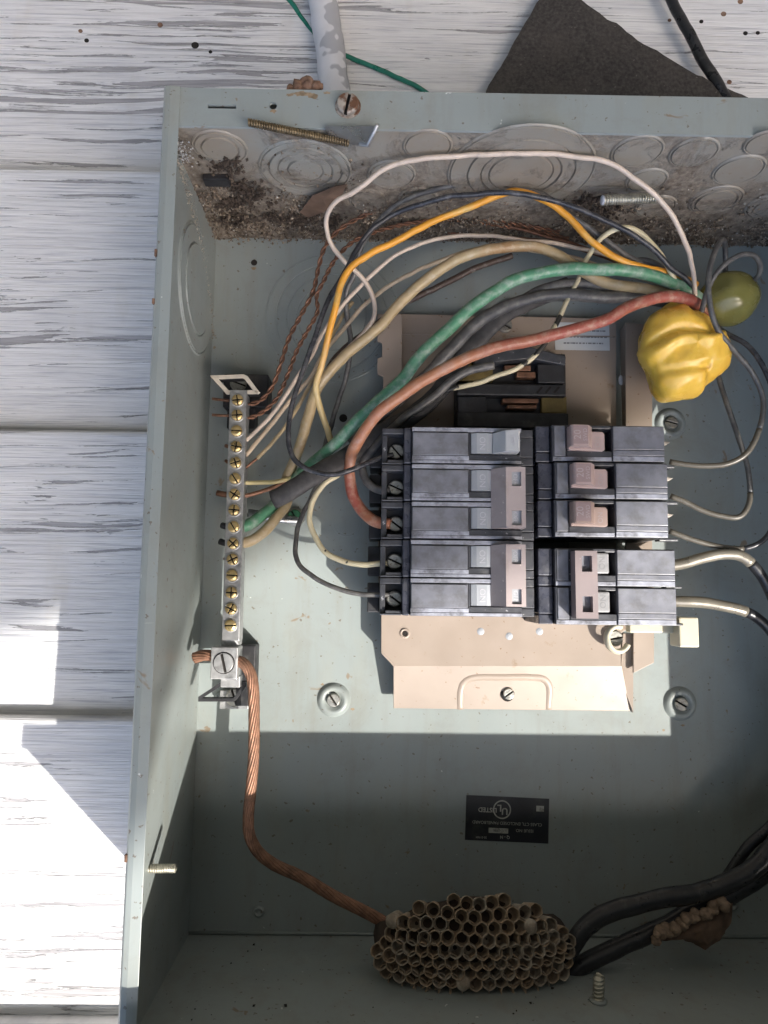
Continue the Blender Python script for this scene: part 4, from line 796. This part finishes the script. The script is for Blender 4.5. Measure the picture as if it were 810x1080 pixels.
wire('black_bundle', 'dark brown wire half hidden under the thick tan wire', 'wire', [(540, 268, 30), (500, 283, 30), (460, 303, 28), (420, 325, 26), (385, 350, 24), (350, 382, 20), (330, 430, 16)], 1.7, wire_mat('dark_brown_insulation', (0.07, 0.045, 0.035)), G)
wire('black_bundle', 'dark wire following the lower edge of the red one down to the breakers', 'wire', [(520, 385, 38), (490, 393, 38), (455, 420, 36), (420, 445, 34), (395, 470, 34), (382, 490, 34), (385, 507, 35), (397, 516, 38), (412, 518, 41)], 2.2, W_GREY, G, n=14)
wire('white_wire', 'cream-white wire curving into the fourth left breaker pole', 'wire',
     [(380, 478, 24), (368, 492, 28), (359, 500, 32), (344, 509, 34), (332, 524, 35), (326, 545, 35), (331.5, 566, 36), (344, 583, 38), (362, 591.5, 39), (382, 594.5, 40), (402, 594.5, 41), (413, 594, 41)], 1.5, W_CREAM, G)
wire('dark_wire', 'dusty dark wire curving into the lowest left breaker pole', 'wire',
     [(350, 470, 18), (340, 500, 20), (330, 520, 22), (320, 540, 26), (314, 556, 28), (312, 574, 32), (315, 592, 35), (328, 606, 37), (346, 617, 38), (372.6, 625, 39), (400, 627.5, 41), (413, 627.5, 41)], 1.3, W_GREY, G)
wire('yellow_wire', 'short pale yellow wire end entering the sixth ground bar hole', 'wire', [(252, 508, 27), (264, 509, 27), (282, 509, 26), (300, 507, 22), (318, 500, 18)], 1.2, wire_mat('pale_yellow_insulation', (0.62, 0.52, 0.25)), G)
wire('copper_wire', 'bare copper wire entering the seventh ground bar hole', 'wire', [(252, 523, 27), (262, 522, 27), (277, 518, 25), (292, 512, 21), (310, 503, 17)], 1.15, M_COPPER)
# two twisted copper pairs and bare coppers along the top of the bundle
def twisted(name, label, P, r, off, turns_mm, m, nstr=2, cat='ground wire', parent=None):
    pts = spline(px(P) if not isinstance(P[0], Vector) else P, 0.8); mb = MB(); T0 = None; A = None; s_ = 0; strands = [[] for _ in range(nstr)]
    for i, p in enumerate(pts):
        t = (pts[min(i+1, len(pts)-1)]-pts[max(i-1, 0)]).normalized()
        if A is None: A = t.orthogonal().normalized()
        A = (A-t*A.dot(t)).normalized(); B = t.cross(A)
        if i: s_ += (p-pts[i-1]).length
        for k in range(nstr):
            a = 2*math.pi*(s_/turns_mm+k/nstr); strands[k].append(p+(A*math.cos(a)+B*math.sin(a))*off)
    root = thing(name, label, cat, pts[0]) if parent is None else parent
    for k in range(nstr): MB().tube(strands[k], r, 7).build('strand', m, root)
    return root
twisted('twisted_copper_pair', 'dark twisted copper pair nearer the left wall ending at the top ground bar hole', [(590, 245, 20), (520, 232, 24), (460, 226, 28), (420, 222, 30), (399, 222, 31), (376.5, 231, 31), (357, 243, 30), (342, 262, 29), (336, 282, 28), (330, 308, 27), (317, 333, 27), (305, 356, 27), (296, 384, 27), (286, 410, 27), (272, 424, 27), (255, 427, 27)], 0.66, 0.74, 12, M_COPPERD)
twisted('twisted_copper_pair', 'dark twisted copper pair just right of its twin, ending at the second ground bar hole', [(600, 252, 16), (540, 240, 20), (480, 232, 24), (430, 236, 27), (395, 245, 28), (371, 256, 29), (352, 276, 29), (341, 297, 29), (334, 312, 28), (335, 328, 28), (326, 346, 28), (313, 370, 28), (304, 394, 28), (292, 420, 28), (275, 436, 27), (255, 443, 27)], 0.62, 0.70, 10, M_COPPERD)
for i, (P, lb) in enumerate([([(440, 240, 14), (480, 234, 17), (540, 240, 20), (600, 256, 22), (660, 278, 26), (715, 302, 30)], 'thin bare copper wire low behind the orange wire'),
                       ([(470, 246, 10), (540, 250, 14), (610, 262, 18), (670, 285, 24), (715, 306, 30)], 'thin bare copper wire lowest against the back panel')]):
    wire('copper_wire', lb, 'wire', P, 0.9, M_COPPERD)
for k, (dx, dz) in enumerate([(0, 30), (-8, 34), (6, 26), (-14, 24)]):
    pass
wire('dark_wire', 'dark wire end tucked into the bundle under the green wire', 'wire', [(640, 283, 36), (680, 275, 40), (705, 290, 40), (728, 306, 38)], 1.8, W_GREY)
# right-hand wires
G2 = 'wires leaving the right bank of breakers'
def rwire(name, label, P, k, m1, m2, n=12, r=None):
    r = r or (1.4 if n == 12 else 2.7)
    pts = spline(px(P), 1.6); i = max(2, int(len(pts)*k)); root = thing(name, label, 'wire', pts[0], G2)
    MB().tube(pts[:i], r*1.06, n, 1, True, 0.05, 3).build('dusty_end', m1, root); MB().tube(pts[i-1:], r, n, 1, True, 0.05, 5).build('insulation', m2, root); return root
rwire('hot_wire', 'dark wire from the topmost right breaker looping round up to the olive wire nut',
      [(706, 487, 36), (724, 490, 38), (745, 491.5, 40), (768, 489, 42), (787.6, 478, 44), (801, 452, 46), (805, 423, 47), (794, 394, 50), (771, 366, 55), (755.6, 345, 60), (748, 316, 64), (748, 286, 64), (755, 263, 60), (762, 253, 52), (765, 262, 38), (765, 290, 30)], 0.27, W_TAUPE, W_GREY)
rwire('hot_wire', 'dark wire from the second right breaker going up behind the yellow wire nut',
      [(707, 523, 36), (722, 529, 37), (740, 538, 38), (760, 544, 39), (780, 545, 40), (790, 531, 40), (789, 496, 38), (778, 459, 36), (768, 430, 34), (760, 405, 32), (752, 375, 32), (745, 345, 34)], 0.36, W_TAUPE, W_GREY)
rwire('hot_wire', 'dark wire from the third right breaker leaving the frame and returning to the nuts',
      [(706, 560, 36), (730, 569, 37), (762, 577, 38), (787.6, 578, 40), (808, 567, 42), (824, 530, 44), (826, 470, 46), (818, 420, 47), (802, 381.5, 48), (786.7, 363, 47), (766, 351.7, 44), (750, 340, 38)], 0.22, W_TAUPE, W_BLACK)
wire('hot_wire', 'grey-black wire looping over the olive wire nut', 'wire', [(735, 352, 46), (739, 330, 52), (746, 306, 56), (757, 287, 60), (776, 271, 62), (792, 268, 60), (801, 276, 56), (800, 288, 50), (793, 296, 44)], 1.35, W_GREY)
rwire('feeder_wire', 'thick pale aluminium wire from the upper pole of the lowest right breaker',
      [(706, 597, 34), (722, 594, 36), (739, 589, 38), (762, 584.5, 40), (780, 586, 41), (792, 594, 41), (806, 612, 40), (822, 650, 38), (836, 710, 36), (842, 780, 34), (832, 840, 32), (812, 872, 31), (790, 892, 29), (766, 926, 24)], 0.19, W_SILVER, W_CABLE, 16)
rwire('feeder_wire', 'thick pale aluminium wire from the lower pole of the lowest right breaker',
      [(706, 634, 34), (725, 634.5, 36), (742.6, 635.5, 37), (762, 639, 38), (780, 643, 38), (796, 650, 37), (815, 668, 36), (838, 710, 35), (850, 780, 34), (842, 850, 33), (815, 905, 31), (770, 950, 26)], 0.19, W_SILVER, W_CABLE, 16)
wire('service_cable', 'upper thick black service cable curving in from the lower right', 'cable', [(862, 760, 34), (850, 835, 36), (822, 885, 37), (797, 914, 37), (768.5, 931, 37), (735, 942, 37), (691, 949.6, 38), (652, 959, 38), (623, 974, 38), (604, 996, 38), (590, 1018, 36), (572, 1046, 32)], 4.5, W_CABLE, n=22)
wire('service_cable', 'lower thick black service cable carrying the mud nest, running in behind the comb', 'cable', [(872, 800, 26), (850, 872, 26), (812, 915, 27), (770, 945, 28), (724, 964, 30), (691, 982, 32), (652, 999, 34), (621, 1014, 35), (600, 1028, 34), (578, 1042, 30), (555, 1046, 24), (540, 1040, 16)], 4.4, W_CABLE, n=22)
# stranded ground
gc = twisted('ground_conductor', 'stranded bare copper ground conductor from the lug curving down to the wasp comb', [(205, 694, 31), (216, 691, 32), (232, 694, 32), (247, 696, 32), (257, 700, 33), (264, 710, 33), (267, 724, 33), (268, 756, 32), (267.5, 797, 31), (265, 830, 30), (262, 860, 29), (263, 880, 28), (272, 898, 28), (288, 911, 28), (318, 925, 29), (350, 944, 30), (395, 967, 30), (425, 985, 30)], 0.80, 2.15, 70, M_COPPER, 11, 'copper cable')

# wire nuts
def blob(name, label, c, fn, m, seed, amp=1.0, nu=64, nv=40):
    vs = []; fs = []
    for j in range(nv+1):
        th = math.pi*j/nv
        for i in range(nu):
            ph = 2*math.pi*i/nu; d = Vector((math.sin(th)*math.cos(ph), math.sin(th)*math.sin(ph), math.cos(th))); p = fn(d, ph, th); vs.append(c+p)
    for j in range(nv):
        for i in range(nu): fs.append((j*nu+i, (j+1)*nu+i, (j+1)*nu+(i+1) % nu, j*nu+(i+1) % nu))
    o = MB().add(vs, fs, True).build(name, m, None, org=c); return o
OUT = [(676, 352), (683, 336), (700, 325), (713, 320), (721, 330), (735, 331), (748, 345), (761, 358), (769, 372), (766, 388), (757, 396), (740, 408), (736, 421), (725, 422), (700, 423), (688, 410), (684, 393), (673, 375)]
cN = U(720, 373, 42); OP = [U(u, v, 42)-cN for u, v in OUT]
def outl(ph, OPs):
    best = 1e9
    d = Vector((math.cos(ph), math.sin(ph)))
    for k in range(len(OPs)):
        a, b = OPs[k].xy, OPs[(k+1) % len(OPs)].xy; e = b-a; den = d.x*e.y-d.y*e.x
        if abs(den) < 1e-9: continue
        t = (a.x*e.y-a.y*e.x)/den; s_ = (a.x*d.y-a.y*d.x)/den
        if t > 0 and -1e-6 <= s_ <= 1+1e-6: best = min(best, t)
    return best if best < 1e8 else 20
def fy(d, ph, th):
    s_ = math.sin(th)**0.62; r = sum(outl(ph+e, OP) for e in (-0.07, 0, 0.07))/3
    p = Vector((math.cos(ph)*r*s_, math.sin(ph)*r*s_, math.cos(th)*17))
    f = noise.noise(p*0.075+Vector((4, 1, 2)))
    cr = -2.4*math.exp(-((p.y-7.5-0.25*p.x+3*math.sin(p.x*0.16))/2.2)**2)*(1 if p.z > 0 else 0)+2.4*math.exp(-((p.y-2.8-0.3*p.x+2.5*math.sin(p.x*0.2))/3.0)**2)*(1 if p.z > 0 else 0)
    cr -= 2.0*math.exp(-((p.y+12-0.1*p.x)/2.2)**2)*(1 if p.z > 0 else 0)*(1 if p.x < 8 else 0.3)
    cr -= 1.2*math.exp(-((p.x-6-0.5*p.y)/2.2)**2)*(1 if (p.z > 0 and p.y > 6) else 0)
    return p+Vector((0, 0, cr))+d*(f*2.0+noise.noise(p*0.22)*0.4)
ny = blob('yellow_wire_nut', 'big glossy yellow-orange lumpy sealant-filled wire nut at the right of the box', cN, fy, M_YELLOW, 1, nu=110, nv=70)
tag(ny, 'big glossy yellow lumpy wire nut boot hanging from the wire bundle at the right', 'wire nut')
cO = U(768, 316, 36); ax = Vector((0.97, 0.22, 0.1)).normalized()
def fo(d, ph, th):
    t = d.dot(ax); k = 1-0.16*t*t*(1 if t < 0 else 0.4)
    p = ax*t*17.5+(d-ax*t)*14.2*k
    return p+d*(noise.noise(p*0.09)*1.6)
no = blob('olive_wire_nut', '', cO, fo, M_OLIVE, 2); tag(no, 'olive green egg-shaped wire nut behind the looping black wire', 'wire nut')

# ================================================================== NESTS
comb = thing('wasp_comb', 'grey-brown papery wasp comb with open hexagonal cells resting on the black cables', 'wasp nest', U(495, 995, 40))
cc = U(496, 992, 36); AX, AY, AZ = 50.5, 25.0, 21.0
def edge_rad(ph): return 1+0.05*math.sin(2*ph+1)+0.05*math.sin(5*ph)
def dome(s, t):           # s, t in the disc -> point on the dome and its outward direction
    q = math.hypot(s, t); q = min(q, 0.999)
    tt = t; zz = math.sqrt(max(0, 1-q*q))
    P = Vector((s*AX, t*AY*1.05, zz**0.8*AZ)); Nn = Vector((s*0.34, t*0.25+0.22, 1.0)).normalized()
    return cc+P, Nn
vs = []; fs = []; nr, na = 14, 48
for j in range(nr+1):
    for i in range(na):
        q = j/nr*0.985; a = 2*math.pi*i/na; P, Nn = dome(q*math.cos(a)*edge_rad(a)*0.95, q*math.sin(a)*edge_rad(a)*0.95); vs.append(P-Nn*6.5)
for j in range(nr):
    for i in range(na): fs.append((j*na+i, (j+1)*na+i, (j+1)*na+(i+1) % na, j*na+(i+1) % na))
o = len(vs); 
for i in range(na): a = 2*math.pi*i/na; P, Nn = dome(0.8*math.cos(a), 0.8*math.sin(a)); vs.append(Vector((P.x, P.y-4, cc.z-8+noise.noise(P*0.1)*4)))
for i in range(na): fs.append((nr*na+i, o+i, o+(i+1) % na, nr*na+(i+1) % na))
fs.append(tuple(o+i for i in range(na)))
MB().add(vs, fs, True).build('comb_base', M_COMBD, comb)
def cell_mesh(seed, capped=False):
    rnd = random.Random(seed); n = 18; vs = []; fs = []; AP = 3.16
    def hexr(a): return 1/math.cos(((a+math.pi/6) % (math.pi/3))-math.pi/6)
    top = [0.45*math.sin(2*math.pi*k/n+seed)+0.3*math.sin(4*math.pi*k/n+2*seed)+rnd.uniform(-0.22, 0.18) for k in range(n)]
    rows = [(0.97, 0, -14.0, 0), (0.99, 0, -6, 0), (1.0, 0, -1.5, .6), (0.985, 0, 0.0, 1), (0.90, .35, 0.12, 1), (0.86, .6, -1.2, .5), (0.80, .85, -4.0, 0), (0.70, 1, -6.2, 0), (0.02, 1, -7.2, 0)]
    if capped: rows = rows[:4]+[(0.88, .4, 0.5, .7), (0.6, .9, 1.4, 0), (0.3, 1, 1.7, 0), (0.02, 1, 1.8, 0)]
    for r, rd, z, tp in rows:
        for k in range(n):
            a = 2*math.pi*k/n; w_ = AP*r*(hexr(a)*(1-rd)+rd)*(1+rnd.uniform(-0.012, 0.012)); vs.append((w_*math.cos(a)*S, w_*math.sin(a)*S, (z+top[k]*tp)*S))
    for j in range(len(rows)-1):
        for k in range(n): fs.append((j*n+k, j*n+(k+1) % n, (j+1)*n+(k+1) % n, (j+1)*n+k))
    me = bpy.data.meshes.new('cell'); me.from_pydata(vs, [], fs); me.polygons.foreach_set('use_smooth', [True]*len(fs)); me.materials.append(M_COMB if seed % 3 else M_COMB2); me.update(); return me
M_COMB2 = mat('grey_paper_comb', (0.30, 0.245, 0.19), 0.95, 0, 0.35, 260, dirt=(0.42, 0.37, 0.30), dirt_amt=(0.45, 0.6), dirt_scale=120, bmp=0.8)
def ROLL(Mt):      # turn about the cell's axis so that its flats line up with its neighbours'
    x = Mt.to_3x3().inverted() @ Vector((1, 0, 0)); return math.atan2(x.y, x.x)
CM = [cell_mesh(k) for k in range(14)]; CMC = cell_mesh(21, True); rnd = random.Random(5); ncell = 0
dp = 6.15
for j in range(-9, 10):
    for i in range(-12, 13):
        gx = (i+0.5*(j % 2))*dp; gy = j*dp*0.866*0.93
        s_, t_ = gx/(AX*1.03), gy/(AY*1.16); q = math.hypot(s_, t_); ph = math.atan2(t_, s_)
        if q > 0.94*edge_rad(ph): continue
        P, Nn = dome(s_/edge_rad(ph), t_/edge_rad(ph)); P += Vector((rnd.uniform(-0.12, 0.12), rnd.uniform(-0.12, 0.12), rnd.uniform(-0.5, 0.5)+1.6*noise.noise(Vector((s_*3, t_*3, 4)))))
        ob = bpy.data.objects.new('cell', (CMC if rnd.random() < 0.02 else CM[rnd.randrange(14)])); COL.objects.link(ob); ob.parent = comb
        Mt = (Nn+Vector((rnd.uniform(-0.03, 0.03), rnd.uniform(-0.03, 0.03), 0))).to_track_quat('Z', 'Y').to_matrix().to_4x4()
        ob.matrix_local = Matrix.Translation((P-Vector(comb['_o']))*S) @ Mt @ Matrix.Rotation(R(60*rnd.randrange(6))+ROLL(Mt), 4, 'Z') @ Matrix.Scale(rnd.uniform(0.99, 1.05), 4)
        ncell += 1
print('cells', ncell)
mud = thing('mud_nest', 'lumpy reddish-brown mud nest stuck to the lower black cable', 'mud nest', U(745, 972, 30))
OM = [(694, 990), (700, 977), (715, 968), (735, 957), (757, 950), (771, 948), (769, 968), (758, 986), (740, 999), (724, 991), (712, 986)]
cM = U(735, 972, 30); OPM = [U(u, v, 30)-cM for u, v in OM]
def fm(d, ph, th):
    r = outl(ph, OPM); s_ = math.sin(th)**0.8; p = Vector((math.cos(ph)*r*s_, math.sin(ph)*r*s_, math.cos(th)*9)); return p+d*noise.noise(p*0.3)*1.5
vs = []; bb = blob('nest_shell', '', cM, fm, M_LEAF, 3, nu=48, nv=24); bb.parent = mud; bb.location = (cM-Vector(mud['_o']))*S
mb = MB(); rnd = random.Random(8)
for k in range(42):
    t = k/41; a = U(694+t*70+rnd.uniform(-4, 4), 988-t*36+rnd.uniform(-5, 4), 38+rnd.uniform(-1, 2)); r = rnd.uniform(1.6, 3.0); st_ = len(mb.v)
    mb.lathe([(0.05, -r)]+[(r*math.sin(q), -r*math.cos(q)) for q in [math.pi*i/8 for i in range(1, 8)]]+[(0.05, r)], a, n=12, cap=False)
    for i in range(st_, len(mb.v)): mb.v[i] += noise.noise_vector(mb.v[i]*0.5)*0.7
mb.build('mud_pellets', M_MUD, mud)['kind'] = 'stuff'

# ================================================================== unseen slanted board on posts, added to shade the box's real lower half
ZB = 1900.0; hit = Vector((65.0, 219.0, 0)); dn = SUN/SUN.z
e_ = Vector((1, 0.42, 0)).normalized(); n_ = Vector((-e_.y, e_.x, 0)); o_ = hit+dn*ZB
q = [o_-e_*1000, o_+e_*1000, o_+e_*1000+n_*430, o_-e_*1000+n_*430]
pb = thing('shade_board', 'unseen slanted wooden board on posts, added to shade the box', 'light blocker', o_)
MB().prism([(p.x, p.y) for p in q], ZB, ZB+50).build('blocker_board', mat('blocker_wood', (0.45, 0.42, 0.38), 0.7), pb)
for s_ in (-900, 900):
    c_ = o_+e_*s_+n_*200; MB().box(c_.x-45, c_.x+45, c_.y, 1299, ZB+51, ZB+141).build('blocker_post', bpy.data.materials['blocker_wood'], pb)
# unseen leafy mass round the yard, added to hide the low sky
M_SKYBLOCK = mat('blocker_foliage', (0.03, 0.045, 0.02), 0.8, 0, 0.5, 8)
mb = MB(); nxh, nyh = 120, 14; vs = []; path = [(-8000, 0), (-8000, 7000), (-5000, 10500), (5500, 10500), (9000, 7500), (9500, 0)]
seg = [math.hypot(path[i+1][0]-path[i][0], path[i+1][1]-path[i][1]) for i in range(5)]; tot = sum(seg)
for j in range(nyh+1):
    for i in range(nxh+1):
        d = tot*i/nxh; k = 0
        while k < 4 and d > seg[k]: d -= seg[k]; k += 1
        f = d/seg[k]; x = path[k][0]+(path[k+1][0]-path[k][0])*f; z = path[k][1]+(path[k+1][1]-path[k][1])*f
        h = noise.noise(Vector((x*0.0006, z*0.0006, j*0.5)))*700; y = 1300-(5600+1.4*noise.noise(Vector((x*0.001, z*0.001, 0)))*900)*j/nyh
        vs.append((x+h, y, z+h))
mb.add(vs, [(j*(nxh+1)+i, j*(nxh+1)+i+1, (j+1)*(nxh+1)+i+1, (j+1)*(nxh+1)+i) for j in range(nyh) for i in range(nxh)])
mb.build('low_sky_blocker', M_SKYBLOCK)['kind'] = 'stuff'
gr, gt, gb_ = new_mat('dry_ground'); gv = coords(gt)
gt.links.new(mix(gt, nz(gt, gv, 3.0, 8), (0.075, 0.068, 0.052), (0.13, 0.12, 0.095)), gb_.inputs['Base Color']); gb_.inputs['Roughness'].default_value = 0.95
MB().box(-20000, 20000, 1300, 1320, -20000, 20000).build('ground', gr)['kind'] = 'structure'
for o in list(bpy.data.objects):
    for k in ('_o', '_m'):
        if k in o: del o[k]
for o in list(bpy.data.objects):
    if o.parent is None: o.matrix_basis = UPRIGHT @ o.matrix_basis
